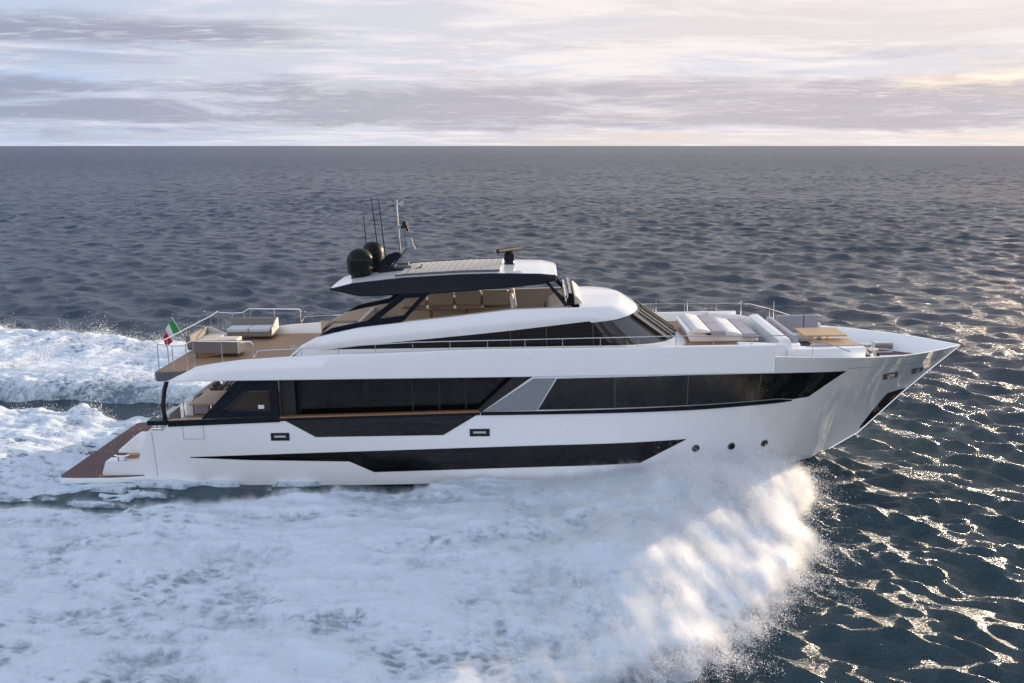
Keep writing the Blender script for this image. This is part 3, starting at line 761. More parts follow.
# mast, domes, radar, antennas
def dome(c, R, h, name):
    prof = [(R*.72, 0), (R*.80, .05), (R*.97, .16)]+[(R, .26), (R, h-R*.92)]
    prof += [(R*math.cos(a), h-R*.92+R*.92*math.sin(a)) for a in np.linspace(.12, 1.52, 10)]
    m = MB(); m.lathe(prof, c, 28); o = m.build(name, M['dome'], yacht, smooth=True)
    b = MB(); b.lathe([(R*.85, -.14), (R*.7, .0)], c, 20); b.build('dome_base', M['black'], o, smooth=True)
    r = MB(); r.lathe([(R+.004, h*.60), (R+.008, h*.61), (R+.008, h*.63), (R+.004, h*.64)], c, 28); r.build('dome_seam', M['black'], o, smooth=True)
dome((-6.13, -.72, 6.94), .45, .98, 'satellite_dome'); dome((-5.95, .95, 6.98), .40, 1.02, 'satellite_dome')
m = MB(); m.prism([(-6.0,6.92),(-5.55,6.92),(-4.72,7.62),(-4.92,7.72),(-5.25,7.62)], -.16, .16); m.prism([(-5.6,6.95),(-4.55,6.95),(-4.55,7.12),(-4.9,7.16),(-5.3,7.30)], -.5, .5)
mast = m.build('mast_foil', M['navy'], yacht, bevel=.03)
m = MB(); m.tube([(-4.80,0,7.55),(-4.88,0,9.42)], .035, 8); m.tube([(-4.88,0,9.42),(-4.88,0,9.52)], .055, 8); m.tube([(-4.72,0,9.38),(-4.90,0,9.40)], .03, 6); m.box(-4.74,-4.62,-.06,.06,9.33,9.47); m.build('light_mast', M['steel'], mast, smooth=True)
m = MB(); m.tube([(-5.15,0,7.15),(-4.6,0,7.78),(-4.42,0,7.80)], .035, 6); m.tube([(-4.60,.05,7.8),(-4.64,.05,8.5)], .012, 5); m.build('mast_arm', M['dgrey'], mast)
m = MB(); m.lathe([(.17,0),(.17,.06),(.12,.12),(.06,.32),(.03,.40)], (-4.42,0,7.80), 16); m.build('gps_antenna', M['grey'], mast, smooth=True)
m = MB(); m.box(-4.74,-4.50,-.08,.08,8.52,8.62); m.lathe([(.07,0),(.09,.05),(.09,.14),(.05,.18)], (-4.62,0,8.60), 12); m.lathe([(.05,0),(.05,.1)], (-4.52,0,8.42), 10); m.build('wind_sensor', M['black'], mast)
m = MB(); m.box(-4.95,-4.4,-.3,-.05,7.1,7.22); m.tube([(-4.75,-.5,7.05),(-4.35,-.5,7.12),(-4.0,-.5,7.20)], .03, 6); m.tube([(-4.05,-.5,7.05),(-4.0,-.5,7.3)], .025, 6); m.box(-4.95,-4.55,.1,.35,7.1,7.3); m.build('horn', M['dgrey'], mast)
for (a, b) in (((-5.96,.05,7.0),(-6.07,.05,9.0)), ((-5.55,.1,7.0),(-5.77,.1,9.62)), ((-5.33,.15,7.0),(-5.52,.15,9.50))):
    m = MB(); m.tube([a, b], .026, 5, .016); m.tube([a, Vector(a).lerp(Vector(b), .25)], .022, 6); m.build('whip_antenna', M['black'], yacht)
m = MB(); m.lathe([(.24,0),(.20,.05),(.17,.16),(.20,.22),(.20,.40),(.13,.48)], (-.93,0,7.14), 18); rd = m.build('radar_pedestal', M['navy'], yacht, smooth=True)
m = MB(); m.tube([(-.93-.62*math.cos(.9), -.62*math.sin(.9), 7.70), (-.93+.62*math.cos(.9), .62*math.sin(.9), 7.70)], .085, 8); m.build('radar_scanner', M['black'], rd, smooth=True)
# ------------------------------------------------------------------ rails
def rail(name, pts, posts, base_z, r=.02, mid=None):
    m = MB(); m.tube(pts, r, 7)
    if mid is not None: m.tube([(x, y, z-mid) for x, y, z in pts], r*.6, 6)
    for (x, y, zt) in posts: m.tube([(x, y, base_z(x)), (x, y, zt)], r*.85, 6)
    return m.build(name, M['steel'], yacht, smooth=True)
for sd in (-1, 1):
    xs = np.arange(-7.74, 7.8, 1.228)
    zr = lambda x: float(np.interp(x, [-9.4,-7.7,-4.1,4.5,7.8], [4.85,4.90,5.06,5.14,5.10]))
    rail('side_rail', [(-9.34, sd*3.27, 4.62), (-9.2, sd*3.27, 4.84)]+[(x, sd*3.27, zr(x)) for x in np.arange(-8.9, 7.8, .6)]+[(8.3, sd*3.2, 5.09), (9.02, sd*3.08, 4.91), (9.8, sd*2.95, 4.66), (10.3, sd*2.85, 4.45)],
         [(x, sd*3.27, zr(x)) for x in xs]+[(9.02, sd*3.08, 4.91)], lambda x: _ip(x, FT)-.02 if x < 7.76 else 4.25, .016)
    rail('aft_rail', [(-12.58, sd*3.15, 5.10), (-12.07, sd*3.2, 5.05), (-11.66, sd*3.22, 5.06), (-11.4, sd*3.24, 5.21), (-9.4, sd*3.26, 5.16), (-9.32, sd*3.26, 5.05)],
         [(-12.58, sd*3.15, 5.10), (-12.07, sd*3.2, 5.05), (-11.6, sd*3.22, 5.10), (-11.35, sd*3.24, 5.2), (-10.4, sd*3.25, 5.18), (-9.35, sd*3.26, 5.14)], lambda x: 4.18)
rail('stern_rail', [(-12.62, y, 5.10+.04*(abs(y) > 3)) for y in np.linspace(-3.15, 3.15, 8)], [(-12.62, y, 5.1) for y in (-2.2, 2.3, 3.1)], lambda x: 4.18)
m = MB()
for x in (4.65, 5.87, 7.95, 9.2): m.tube([(x, 3.25-.02*max(x-7, 0)**2, 4.5), (x, 3.25-.02*max(x-7, 0)**2, 5.35-.04*(x-4.6))], .022, 6)
m.build('far_stanchion', M['steel'], yacht, split='all', smooth=True)

# ------------------------------------------------------------------ foredeck: pad plinth, curved coaming, bow lounge, windlass
m = MB(); m.prism([(5.35,4.46),(5.2,4.86),(5.6,4.90),(6.0,4.70),(7.3,4.68),(7.7,4.62),(7.75,4.46)], -1.0, 1.9); m.build('sunbed_plinth', M['white'], yacht, bevel=.05)
for sd in (-1, 1):
    m = MB(); rows = []
    for t in np.linspace(0, 1, 14):
        x = 6.6+2.3*t; y = 3.15-1.15*t**2.2; z = 4.84-.28*t**1.5
        rows.append([(x, sd*y, 4.2), (x, sd*y, z-.03), (x, sd*(y-.05), z), (x, sd*(y-.25), z), (x, sd*(y-.28), z-.03), (x, sd*(y-.28), 4.2)])
    m.grid(rows, close=True); m.add(rows[-1], [tuple(range(6))]); m.build('foredeck_coaming', M['white'], yacht, smooth=True)
m = MB(); m.prism([(8.05,3.9),(8.05,4.80),(8.2,4.86),(8.42,4.84),(8.62,4.3),(8.62,3.9)], -2.5, 2.3); lo = m.build('bow_lounge', M['white'], yacht, bevel=.04)
m = MB(); m.prism([(8.3,-2.62),(9.0,-2.62),(10.75,-2.55),(10.95,-2.45),(10.95,-2.15),(9.2,-2.2),(8.6,-1.9)], 3.9, 4.50, 'z'); m.build('lounge_wall', M['white'], lo, bevel=.04)
m = MB(); m.prism([(8.6,2.35),(10.7,2.2),(10.7,1.95),(8.6,2.05)], 3.9, 4.52, 'z'); m.build('lounge_wall', M['white'], lo, bevel=.04)
m = MB(); m.box(8.6, 9.2, -2.1, 1.95, 3.92, 4.22); m.box(9.2, 10.8, -2.15, -1.55, 3.92, 4.22); m.box(9.2, 10.6, 1.35, 1.95, 3.92, 4.22); m.build('lounge_seat', M['cushion'], lo, bevel=.06, seg=3)
for (x0, x1, y0, y1, z1) in ((8.62,8.82,-2.0,-.05,4.82),(8.62,8.82,0,1.9,4.82),(9.0,10.0,1.78,1.96,4.86),(10.02,10.55,1.78,1.96,4.86),(9.2,10.0,-2.18,-2.0,4.55),(10.02,10.8,-2.18,-2.0,4.52)):
    m = MB(); m.box(x0, x1, y0, y1, 4.22, z1); m.build('lounge_cushion', M['lilac'], lo, bevel=.05, seg=3)
m = MB(); pts = [(x, -max(yside(x, 3.58)-.12, .05)) for x in np.linspace(10.7, 14.2, 12)]; pts += [(x, -y) for x, y in reversed(pts)]
m.prism(pts, 3.55, 3.60, 'z'); m.build('mooring_deck', M['teak_dark'], yacht)
m = MB(); m.box(10.72, 10.82, -1.9, 1.9, 3.4, 3.92); m.build('lounge_step', M['white'], yacht)
for y in (-.35, .5):
    m = MB(); m.lathe([(.26,0),(.26,.05),(.14,.10),(.12,.24),(.20,.34),(.20,.40),(.10,.42)], (11.9, y, 3.60), 18); wl = m.build('windlass', M['steel'], yacht, smooth=True)
    m = MB(); m.box(11.95, 12.9, y-.05, y+.05, 3.62, 3.70); m.tube([(12.2, y, 3.71), (12.2, y+.3, 3.62), (12.55, y+.3, 3.6)], .035, 6); m.build('chain_stopper', M['steel'], wl, bevel=.01)
m = MB(); m.tube([(12.1,-1.0,3.60),(12.1,-1.0,3.86)], .04); m.tube([(12.4,-1.0,3.60),(12.4,-1.0,3.86)], .04); m.tube([(11.9,-1.0,3.86),(12.6,-1.0,3.86)], .05); m.tube([(11.3,1.2,3.60),(11.3,1.2,3.86)], .04); m.build('bow_bollard', M['steel'], yacht, split=None, smooth=True)
m = MB(); m.box(12.35, 13.0, .75, 1.15, 3.74, 3.98); m.tube([(12.4,.8,3.60),(12.4,.8,3.62)], .03); m.tube([(12.95,1.1,3.60),(12.95,1.1,3.62)], .03); m.build('anchor_locker', M['steel'], yacht, bevel=.05)

# ------------------------------------------------------------------ loose things on deck
def sofa(name, label, loc, rz, L, backh, mat_frame, cush, nseat=2, arm_l=True, arm_r=True, D=.85, seat=.34):
    """low outdoor sofa, back along local -y, facing +y"""
    t = thing(name, label, 'sofa', loc, rz, 'lounge sofas on the aft upper deck')
    m = MB(); m.box(-L/2, L/2, -D/2, D/2, .12, seat-.10); m.build('base', M[mat_frame], t, bevel=.03)
    m = MB(); m.prism([(-D/2-.04, .14), (-D/2-.10, backh), (-D/2+.08, backh), (-D/2+.16, .14)], -L/2, L/2, 'x'); m.build('backrest', M[mat_frame], t, bevel=.03)
    for sx in ([-1] if arm_l else [])+([1] if arm_r else []):
        m = MB(); m.prism([(-D/2-.08, .14), (-D/2-.08, backh), (-D/2+.25, backh*.92), (D/2*.9, seat+.02), (D/2, .14)], sx*(L/2+.0), sx*(L/2+.05), 'x'); m.build('armrest', M['cream'], t, bevel=.015)
    for i in range(nseat):
        w = (L-.06)/nseat; x0 = -L/2+.03+w*i
        m = MB(); m.box(x0+.01, x0+w-.01, -D/2+.14, D/2, seat-.10, seat+.06); m.build('seat_cushion', M[cush], t, bevel=.045, seg=3)
    for sx in (-1, 1):
        for sy in (-1, 1):
            m = MB(); m.tube([(sx*(L/2-.12), sy*(D/2-.08), 0), (sx*(L/2-.16), sy*(D/2-.12), .14)], .02, 6); m.build('leg', M['black'], t)
    return t
ZD = 4.19
sofa('deck_sofa', 'low taupe sofa seen from behind beside the near rail', (-11.35, -.72, ZD), 0, 1.65, .62, 'taupe', 'padwhite', 2, False, True)
sofa('deck_sofa', 'taupe sofa at the stern rail facing forward beneath the flag', (-12.15, .55, ZD), -math.pi/2, 1.9, .66, 'taupe', 'cream', 2, True, False)
sofa('deck_sofa', 'taupe sofa with two pale grey seat cushions along the far bulwark', (-11.1, 2.45, ZD), math.pi, 1.75, .72, 'taupe', 'cushion', 2, True, False, .9, .40)
t = thing('footstool', 'square cream upholstered footstool between the taupe sofas', 'footstool', (-11.35, .45, ZD))
m = MB(); m.box(-.38, .38, -.36, .36, .22, .40); m.build('cushion', M['cream'], t, bevel=.05, seg=3)
for sx in (-1, 1):
    for sy in (-1, 1):
        m = MB(); m.tube([(sx*.32, sy*.3, 0), (sx*.32, sy*.3, .23)], .02, 6); m.build('leg', M['black'], t)
# ensign
t = thing('ensign_flag', 'green white and red flag on a slanted staff at the stern rail', 'flag', (-12.75, 0, 4.5))
m = MB(); a, b = Vector((0, 0, 0)), Vector((-.50, 0, .98)); m.tube([a, b], .02, 7); m.build('flag_staff', M['steel'], t, smooth=True)
def flag_mat(c):
    q = NT('flag_cloth'); q.set(Base_Color=c, Roughness=.85); return q.m
for k, c in enumerate(((.02, .30, .07), (.75, .73, .70), (.42, .02, .025))):
    m = MB(); rows = []
    for i in range(9):
        u = (k+i/8.0)/3.0; r = []
        for j in range(7):
            v = j/6.0
            p = b.lerp(a, .05+.46*v); off = Vector((-.42*u-.08*v*u, .10*math.sin(u*9+v*2)*(.3+u), -.66*u+.06*math.sin(v*3+u*5)*u))
            r.append(p+off)
        rows.append(r)
    m.grid(rows); m.build('flag_stripe', flag_mat(c), t, smooth=True)
# cockpit table
t = thing('cockpit_table', 'glossy varnished wood dining table in the aft cockpit under the overhang', 'table', (-11.65, -.7, 1.885))
m = MB(); m.box(-.62, .62, -.95, .95, .70, .76); m.build('tabletop', M['teak_table'], t, bevel=.02)
m = MB(); m.lathe([(.30,0),(.30,.03),(.08,.08),(.08,.70)], (0, 0, 0), 16); m.build('pedestal', M['steel'], t, smooth=True)
# bow tables
for loc, lab, sx, sy, h in (((10.15, .15, 3.9), 'square teak table set closest to the far bow cushions', 1.5, 1.45, .66), ((10.35, -.75, 3.9), 'lower rectangular teak table next to the windlass on the bow', 1.5, 1.2, .46)):
    t = thing('bow_table', lab, 'table', loc, 0, 'teak tables in the bow lounge')
    m = MB(); m.box(-sx/2, sx/2, -sy/2, sy/2, h-.06, h); m.build('tabletop', M['teak_table'], t, bevel=.015)
    m = MB(); m.lathe([(.26,0),(.26,.02),(.06,.06),(.06,h-.06)], (-.15, 0, 0), 14); m.build('pedestal', M['steel'], t, smooth=True)
    m = MB(); m.lathe([(.10,0),(.06,.06),(.06,h-.06)], (.3, 0, 0), 14); m.build('pedestal', M['steel'], t, smooth=True)
# sun pads
for loc, lab, w in (((5.72, .25, 4.86), 'white sun pad with raised headrest right behind the windscreen', 3.3), ((6.86, .35, 4.70), 'white sun pad with sloped headrest nearer the bow lounge', 3.0)):
    t = thing('sun_pad', lab, 'sun pad', loc, 0, 'white sun pads on the foredeck')
    for k in range(2):
        y0 = -w/2+w/2*k+.01; y1 = y0+w/2-.02
        m = MB(); m.prism([(-.36,.0),(-.36,.07),(-.26,.14),(-.14,.15),(.28,.06),(.28,-.02)], y0, y1); m.build('headrest', M['padwhite'], t, bevel=.05, seg=3)
        m = MB(); m.box(.0+.29, .80, y0, y1, -.10, .06); m.build('mattress', M['lilac'], t, bevel=.04, seg=3)  # flat part of the white pad; its shade is put into this grey

# ------------------------------------------------------------------ wake, bow wave and spray
INN = ([-60,-30,-23.5,-16.6,-13.5,-10.6,-7.75,-4.6,-3,3,6,8.6,9.2], [9.5,7.6,6.6,6.6,6.4,6.0,5.2,4.3,3.6,2.9,2.2,1.0,.5])
OUT = ([-60,-33,-27,-21.4,-10,0,2.8,3.9,4.9,5.7,7.0,8.1,8.6,8.9], [34,23.2,21.3,18.9,18.3,17.2,15.2,14.2,13.3,12.2,9.3,5.9,3.0,.9])
AMP = ([-60,-25,-15,-8,-3,0,3,6,8,9,9.3], [.30,.50,.45,.42,.5,.65,.92,1.08,.74,.35,.1])
def wave_field(x, y, seed):
    """mask (0..1) and height of the thrown bow wave at world x, y"""
    s = np.abs(y)
    wob = (fbm(x/2.2, y/2.2, oct=4, seed=seed)-.5)
    wob2 = (fbm(x/.7, y/.9, oct=4, seed=seed+60)-.5)
    xw = x+wob*2.6+wob2*1.3
    i = np.interp(x, *INN); o = np.interp(xw, *OUT)
    u = (s-i)/np.maximum(o-i, .3)
    edge = np.minimum((s-i+wob*1.6)/(.7+2.2*sstep(-14, -19, x)*(y > 0)), (o-s+wob*1.2)/.9)
    front = (8.75-xw)/.8
    mask = np.clip(np.minimum(edge, front), 0, 1)
    sh = np.interp(u, [0,.1,.3,.6,.85,1], [.30,.5,.95,.9,.6,.32])
    fl = sstep(-6, 1, x); sh = sh*fl+(1-fl)*np.interp(u, [0,.06,.5,.9,1], [.55,1,.7,.9,.5])
    return mask, np.interp(x, *AMP)*sh
def lumps(x, y, seed):
    a = fbm(x/2.6, y/2.6, oct=3, seed=seed)-.5
    b = 1-fbm(x/1.45, y/.80, oct=4, seed=seed+5, ridged=True)*1.6
    c = 1-fbm(x/.42, y/.25, oct=3, seed=seed+9, ridged=True)*1.6
    return a, b, c
def foam_material(name):
    t = NT(name); P = t.pos()
    at = t.n('ShaderNodeAttribute', attribute_name='foam'); f = at.outputs['Fac']
    n1 = t.noise(7.0, P, 6, .68, None, .5); n2 = t.noise(2.1, P, 6, .66, (1, .8, 1), .6)
    k = t.math('ADD', f, t.math('ADD', t.math('MULTIPLY', t.math('SUBTRACT', n1, .5), 1.0), t.math('MULTIPLY', t.math('SUBTRACT', n2, .5), .8)))
    # lacy open foam in patches, drawn out along the flow
    wp = t.n('ShaderNodeVectorMath', operation='ADD'); wn = t.n('ShaderNodeTexNoise'); wn.inputs['Scale'].default_value = 1.8; wn.inputs['Detail'].default_value = 4
    t.L.new(P, wn.inputs[0]); ws = t.n('ShaderNodeVectorMath', operation='SCALE'); ws.inputs['Scale'].default_value = .55; t.L.new(wn.outputs['Color'], ws.inputs[0])
    t.L.new(P, wp.inputs[0]); t.L.new(ws.outputs[0], wp.inputs[1])
    mp = t.n('ShaderNodeMapping'); mp.inputs['Scale'].default_value = (1.5, 2.6, .6); t.L.new(wp.outputs[0], mp.inputs[0])
    vo = t.n('ShaderNodeTexVoronoi', feature='DISTANCE_TO_EDGE'); vo.inputs['Scale'].default_value = 1.3; t.L.new(mp.outputs[0], vo.inputs['Vector'])
    patch = t.rng(t.noise(.38, P, 4, .6, (.6, 1, 1), .4), .46, .62)
    k = t.math('SUBTRACT', k, t.math('MULTIPLY', t.math('MULTIPLY', t.rng(vo.outputs['Distance'], .04, .30), patch), .38))
    k = t.rng(k, .02, .66)
    t.set(Base_Color=t.mix(k, (.12, .18, .225), (.65, .735, .81)), Roughness=t.rng(k, 0, 1, .25, .75))
    t.set(Normal=t.bump(n1, .5, .06))
    return t.m
FOAM = foam_material('sea_foam')
def foam_sheet(name, xr, yr, step, fn, label):
    xs = np.arange(xr[0], xr[1], step); ys = np.arange(yr[0], yr[1], step)
    X, Y = np.meshgrid(xs, ys, indexing='ij'); mask, Z, foam = fn(X, Y)
    nx, ny = X.shape; idx = np.arange(nx*ny).reshape(nx, ny)
    keep = np.maximum.reduce([mask[:-1,:-1], mask[1:,:-1], mask[:-1,1:], mask[1:,1:]]) > .02
    F = np.stack([idx[:-1,:-1], idx[1:,:-1], idx[1:,1:], idx[:-1,1:]], -1)[keep]
    used = np.zeros(nx*ny, bool); used[F.ravel()] = True; rm = np.cumsum(used)-1
    V = np.stack([X, Y, Z], -1).reshape(-1, 3)[used]
    o = mesh_np(name, V, rm[F], FOAM); at = o.data.attributes.new('foam', 'FLOAT', 'POINT')
    at.data.foreach_set('value', np.ascontiguousarray(foam.ravel()[used], np.float32))
    return tag(o, label, kind='stuff')
def near_fn(X, Y):
    m, H = wave_field(X, Y, 21); a, b, c = lumps(X, Y, 31)
    s = np.abs(Y); i = np.interp(X, *INN)
    # speckled trough between hull and the thrown wave
    tr = sstep(.60, .84, fbm(X/1.6, Y/.45, oct=5, seed=77)+.12*sstep(-11, -15, X)+.14*sstep(3.7, 3.2, s))*(s > 2.6)*(s < i+1)*(X > -17)*sstep(-3.5, -9, X)*.9
    Z = H*(.95+1.1*a)+(.16+.12*np.minimum(H, 1.2))*b+.075*c
    mm = np.maximum(m, tr)
    Z = np.where(m > .0, -.35+(Z+.35)*sstep(0, .55, m), -.35)
    Z = np.maximum(Z, np.where(tr > 0, -.35+(.42+.08*b+.05*c)*sstep(0, .5, tr), -.35))
    foam = .40+.32*b+.22*c+.45*a+.3*sstep(1, 6, X)
    return mm, Z, np.clip(foam, 0, 1)*np.maximum(.45+.55*sstep(0, .9, mm), sstep(0, 4, X))
foam_sheet('bow_wave', (-24, 9.8), (-21, -.8), .06, near_fn, 'broad churned white bow wave spreading from the near side of the yacht')
def aft_fn(X, Y):
    m, H = wave_field(X, Y, 121); a, b, c = lumps(X, Y, 131)
    s = np.abs(Y)
    pw = np.minimum((4.9+.03*(-16-X)-s+1.2*(fbm(X/1.5, Y/1.5, oct=4, seed=55)-.5)*2)/.8, (-13.0-X)/.5); pw = np.clip(pw, 0, 1)
    pw = np.where(Y < 9, pw, 0)
    far = np.clip(np.minimum(m, (Y > 0)+(X < -23.5)), 0, 1); far = np.where((X > -10), 0, far)
    Zb = H*(1.1+.7*a)+.30*b+.07*c
    Zp = .30+.5*a+.26*b+.07*c-(.42+.25*a)*sstep(-19.5, -16.3, X)
    mm = np.maximum(pw, far)
    Z = np.maximum(np.where(far > 0, -.4+(Zb+.4)*sstep(0, .55, far), -.4), np.where(pw > 0, -.4+(Zp+.4)*sstep(0, .6, pw), -.4))
    foam = .34+.42*b+.22*c+.3*a
    return mm, Z, np.clip(foam, 0, 1)*(.3+.7*sstep(0, .9, mm))
foam_sheet('wake_foam', (-62, -9.5), (-9, 34), .13, aft_fn, 'foaming white wake trailing behind the stern and beyond the yacht')

def droplet_mat():
    t = NT('spray_droplets'); N = t.N
    d = t.n('ShaderNodeBsdfDiffuse'); d.inputs[0].default_value = (.97, .97, .97, 1)
    tr = t.n('ShaderNodeBsdfTranslucent'); tr.inputs[0].default_value = (.97, .97, .97, 1)
    mx = t.n('ShaderNodeMixShader'); mx.inputs[0].default_value = .5
    t.L.new(d.outputs[0], mx.inputs[1]); t.L.new(tr.outputs[0], mx.inputs[2]); t.L.new(mx.outputs[0], t.out.inputs[0]); return t.m
DROP = droplet_mat()
def droplets(name, P, r, label):
    n = len(P); T = np.array([(1,1,1),(1,-1,-1),(-1,1,-1),(-1,-1,1)])/math.sqrt(3)
    q = RNG.normal(size=(n, 4)); q /= np.linalg.norm(q, axis=1)[:, None]; w, x, y, z = q.T
    R = np.stack([1-2*(y*y+z*z), 2*(x*y-z*w), 2*(x*z+y*w), 2*(x*y+z*w), 1-2*(x*x+z*z), 2*(y*z-x*w), 2*(x*z-y*w), 2*(y*z+x*w), 1-2*(x*x+y*y)], -1).reshape(n, 3, 3)
    V = P[:, None, :]+np.einsum('nij,kj->nki', R, T)*r[:, None, None]
    F = (np.arange(n)*4)[:, None, None]+np.array([(0,1,2),(0,3,1),(0,2,3),(1,3,2)])[None]
    o = mesh_np(name, V.reshape(-1, 3), F.reshape(-1, 3), DROP, smooth=False)
    return tag(o, label, kind='stuff')
def bow_spray(n):
    out = []
    tot = 0
    while tot < n:
        k = 400000
        x = 9.9-RNG.exponential(4.5, k); y = -RNG.uniform(.9, 17.5, k)
        m, H = wave_field(x, y, 21); a, b, c = lumps(x, y, 31)
        # streaky plumes thrown outwards and down
        s1 = fbm((x+.3*y)/.5, y/2.6, x*0+1.3, oct=4, seed=201)
        plume = sstep(.38, .68, s1)
        top = H*(.95+1.1*a)+(.16+.12*np.minimum(H, 1.2))*b
        ex = (.10+.45*plume*sstep(-4, 6, x))*np.clip(H, .15, 1.5)
        z = top-.08+RNG.exponential(1, k)*ex*.45
        p = sstep(.02, .5, m)*(.15+.85*plume)*(.35+.65*sstep(-3, 5, x))
        p = np.where(x > -14, p, 0)
        # off-edge scatter in front of the wave
        ok = RNG.random(k) < p*.8
        P = np.stack([x, y, z], -1)[ok]
        out.append(P); tot += len(P)
    P = np.concatenate(out)[:n]
    # a share flies off the front and outer edges
    f = RNG.random(n) < .30; j = RNG.exponential(1, n)*.30*sstep(-2, 6, P[:, 0])
    ang = RNG.normal(-.7, .6, n); P[:, 0] += f*j*np.cos(ang); P[:, 1] += f*j*np.sin(ang); P[:, 2] += f*RNG.normal(0, .12, n)
    r = np.exp(RNG.normal(math.log(.0085), .4, n)); return P, r
P, r = bow_spray(650000)
def jets(nj, k):
    """ragged fingers of water torn off the front and crest of the bow wave"""
    out = []; got = 0
    while got < nj:
        x = RNG.uniform(.5, 9.3, 6000); y = -RNG.uniform(1.5, 15.5, 6000); m, H = wave_field(x, y, 21)
        ok = ((m > .03) & (m < .55)) | ((m > .5) & (RNG.random(6000) < .05)); ok &= RNG.random(6000) < sstep(0, 4, x)
        for xx, yy, hh, mm in zip(x[ok], y[ok], H[ok], m[ok]):
            L = np.exp(RNG.normal(math.log(.62), .45))*(1 if mm < .55 else .7); t = RNG.random(k)**.8
            d = np.array([.62+RNG.normal(0, .30), -.75+RNG.normal(0, .25), .42+RNG.normal(0, .22)]); sp_ = .015+.085*t
            z0 = hh*(.35+.6*RNG.random())
            p = np.stack([xx+d[0]*L*t, yy+d[1]*L*t, z0+d[2]*L*t-.45*L*t*t], -1)+RNG.normal(size=(k, 3))*sp_[:, None]
            out.append(p[p[:, 2] > 0]); got += 1
            if got >= nj: break
    P = np.concatenate(out); return P, np.exp(RNG.normal(math.log(.0065), .45, len(P)))
P2, r2 = jets(330, 620); P = np.concatenate([P, P2]); r = np.concatenate([r, r2])
droplets('bow_spray', P, r, 'cloud of bright spray droplets thrown up by the bow wave')
def aft_spray(n):
    out = []; tot = 0
    while tot < n:
        k = 300000; x = RNG.uniform(-45, -9.5, k); y = RNG.uniform(-8, 26, k)
        m, Z, fo = aft_fn(x, y); pl = sstep(.42, .7, fbm(x/1.3, y/1.3, oct=4, seed=301))
        ok = RNG.random(k) < m*pl*.8
        z = Z+RNG.exponential(1, k)*(.05+.22*pl)
        P = np.stack([x, y, z], -1)[ok]; out.append(P); tot += len(P)
    P = np.concatenate(out)[:n]; return P, np.exp(RNG.normal(math.log(.011), .4, n))
P, r = aft_spray(220000)
droplets('wake_spray', P, r, 'fine white spray hanging over the foaming wake')

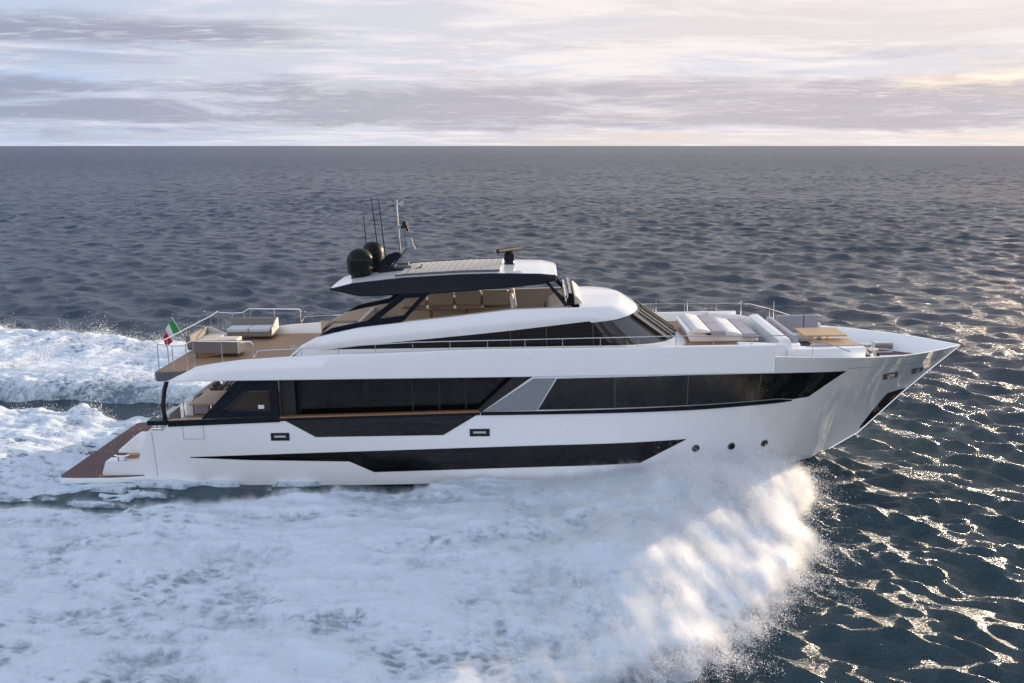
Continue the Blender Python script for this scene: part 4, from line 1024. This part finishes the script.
def mist(name, target, box, res, label, thick, dens, xfade, seed):
    me = bpy.data.meshes.new(name); o = link(bpy.data.objects.new(name, me)); tag(o, label, kind='stuff')
    mat = bpy.data.materials.new('spray_mist'); mat.use_nodes = True; t = mat.node_tree; t.nodes.remove(t.nodes['Principled BSDF'])
    pv = t.nodes.new('ShaderNodeVolumePrincipled'); pv.inputs['Color'].default_value = (.985, .985, .985, 1); pv.inputs['Anisotropy'].default_value = .55
    pv.inputs['Density'].default_value = dens; t.links.new(pv.outputs[0], t.nodes['Material Output'].inputs['Volume'])
    g = bpy.data.node_groups.new(name, 'GeometryNodeTree'); N = g.nodes; L = g.links
    g.interface.new_socket('Geometry', in_out='OUTPUT', socket_type='NodeSocketGeometry')
    out = N.new('NodeGroupOutput'); vc = N.new('GeometryNodeVolumeCube')
    vc.inputs['Min'].default_value = box[0]; vc.inputs['Max'].default_value = box[1]
    for k, v in zip('XYZ', res): vc.inputs['Resolution '+k].default_value = v
    oi = N.new('GeometryNodeObjectInfo'); oi.inputs[0].default_value = target
    pr = N.new('GeometryNodeProximity'); pr.target_element = 'FACES'; L.new(oi.outputs['Geometry'], pr.inputs[0])
    ps = N.new('GeometryNodeInputPosition'); sp = N.new('ShaderNodeSeparateXYZ'); L.new(ps.outputs[0], sp.inputs[0])
    def M_(op, a, b=0.0, clamp=False):
        n = N.new('ShaderNodeMath'); n.operation = op; n.use_clamp = clamp
        for i, v in enumerate((a, b)):
            if isinstance(v, (int, float)): n.inputs[i].default_value = v
            else: L.new(v, n.inputs[i])
        return n.outputs[0]
    sh = N.new('ShaderNodeVectorMath'); sh.operation = 'ADD'; cm = N.new('ShaderNodeCombineXYZ'); L.new(M_('MULTIPLY', sp.outputs[1], .30), cm.inputs[0])
    L.new(ps.outputs[0], sh.inputs[0]); L.new(cm.outputs[0], sh.inputs[1])
    def NZ(scale, sc, loc, detail, rough, dist):
        mp = N.new('ShaderNodeVectorMath'); mp.operation = 'MULTIPLY_ADD'; mp.inputs[1].default_value = sc; mp.inputs[2].default_value = loc; L.new(sh.outputs[0], mp.inputs[0])
        n = N.new('ShaderNodeTexNoise'); n.inputs['Scale'].default_value = scale; n.inputs['Detail'].default_value = detail; n.inputs['Roughness'].default_value = rough; n.inputs['Distortion'].default_value = dist
        L.new(mp.outputs[0], n.inputs['Vector']); return n.outputs[0]
    nz = NZ(2.7, (1.7, .20, .75), (seed, 3.1, 7.7), 9, .72, .5); n2 = NZ(1.3, (1.7, .28, .5), (seed+4, 1.1, 2.7), 6, .65, .3)
    mr = N.new('ShaderNodeMapRange'); mr.interpolation_type = 'SMOOTHSTEP'; mr.inputs[1].default_value = xfade[0]; mr.inputs[2].default_value = xfade[1]; L.new(sp.outputs[0], mr.inputs[0])
    th = M_('MULTIPLY', M_('ADD', M_('MULTIPLY', mr.outputs[0], thick[1]-thick[0]), thick[0]), M_('MULTIPLY', M_('MULTIPLY', n2, n2), 4.0))
    fall = M_('SUBTRACT', 1.0, M_('DIVIDE', pr.outputs['Distance'], th), True)
    a = M_('MULTIPLY', M_('SUBTRACT', nz, M_('SUBTRACT', .585, M_('MULTIPLY', fall, .30))), 5.0, True)
    d = M_('MULTIPLY', a, M_('MULTIPLY', fall, fall))
    up = N.new('ShaderNodeMapRange'); up.inputs[1].default_value = -.05; up.inputs[2].default_value = .15; L.new(sp.outputs[2], up.inputs[0])
    d = M_('MULTIPLY', d, up.outputs[0])
    L.new(d, vc.inputs['Density'])
    sm = N.new('GeometryNodeSetMaterial'); sm.inputs['Material'].default_value = mat
    L.new(vc.outputs[0], sm.inputs[0]); L.new(sm.outputs[0], out.inputs[0])
    md = o.modifiers.new('mist', 'NODES'); md.node_group = g
    return o
scene.cycles.volume_bounces = 3; scene.cycles.volume_step_rate = 2.0; scene.cycles.volume_max_steps = 256
mist('spray_mist', bpy.data.objects['bow_wave'], ((-4, -17.5, -.1), (9.3, -1.6, 1.9)), (250, 290, 36), 'soft white mist of spray drifting off the bow wave', (.24, .62), 3.4, (-4, 5), 1.7)
mist('drifting_mist', bpy.data.objects['bow_wave'], ((-17, -17.0, -.1), (-4, -3.4, 1.1)), (150, 160, 22), 'thin veil of mist over the churned foam', (.26, .30), 2.2, (-12, -4), 6.1)
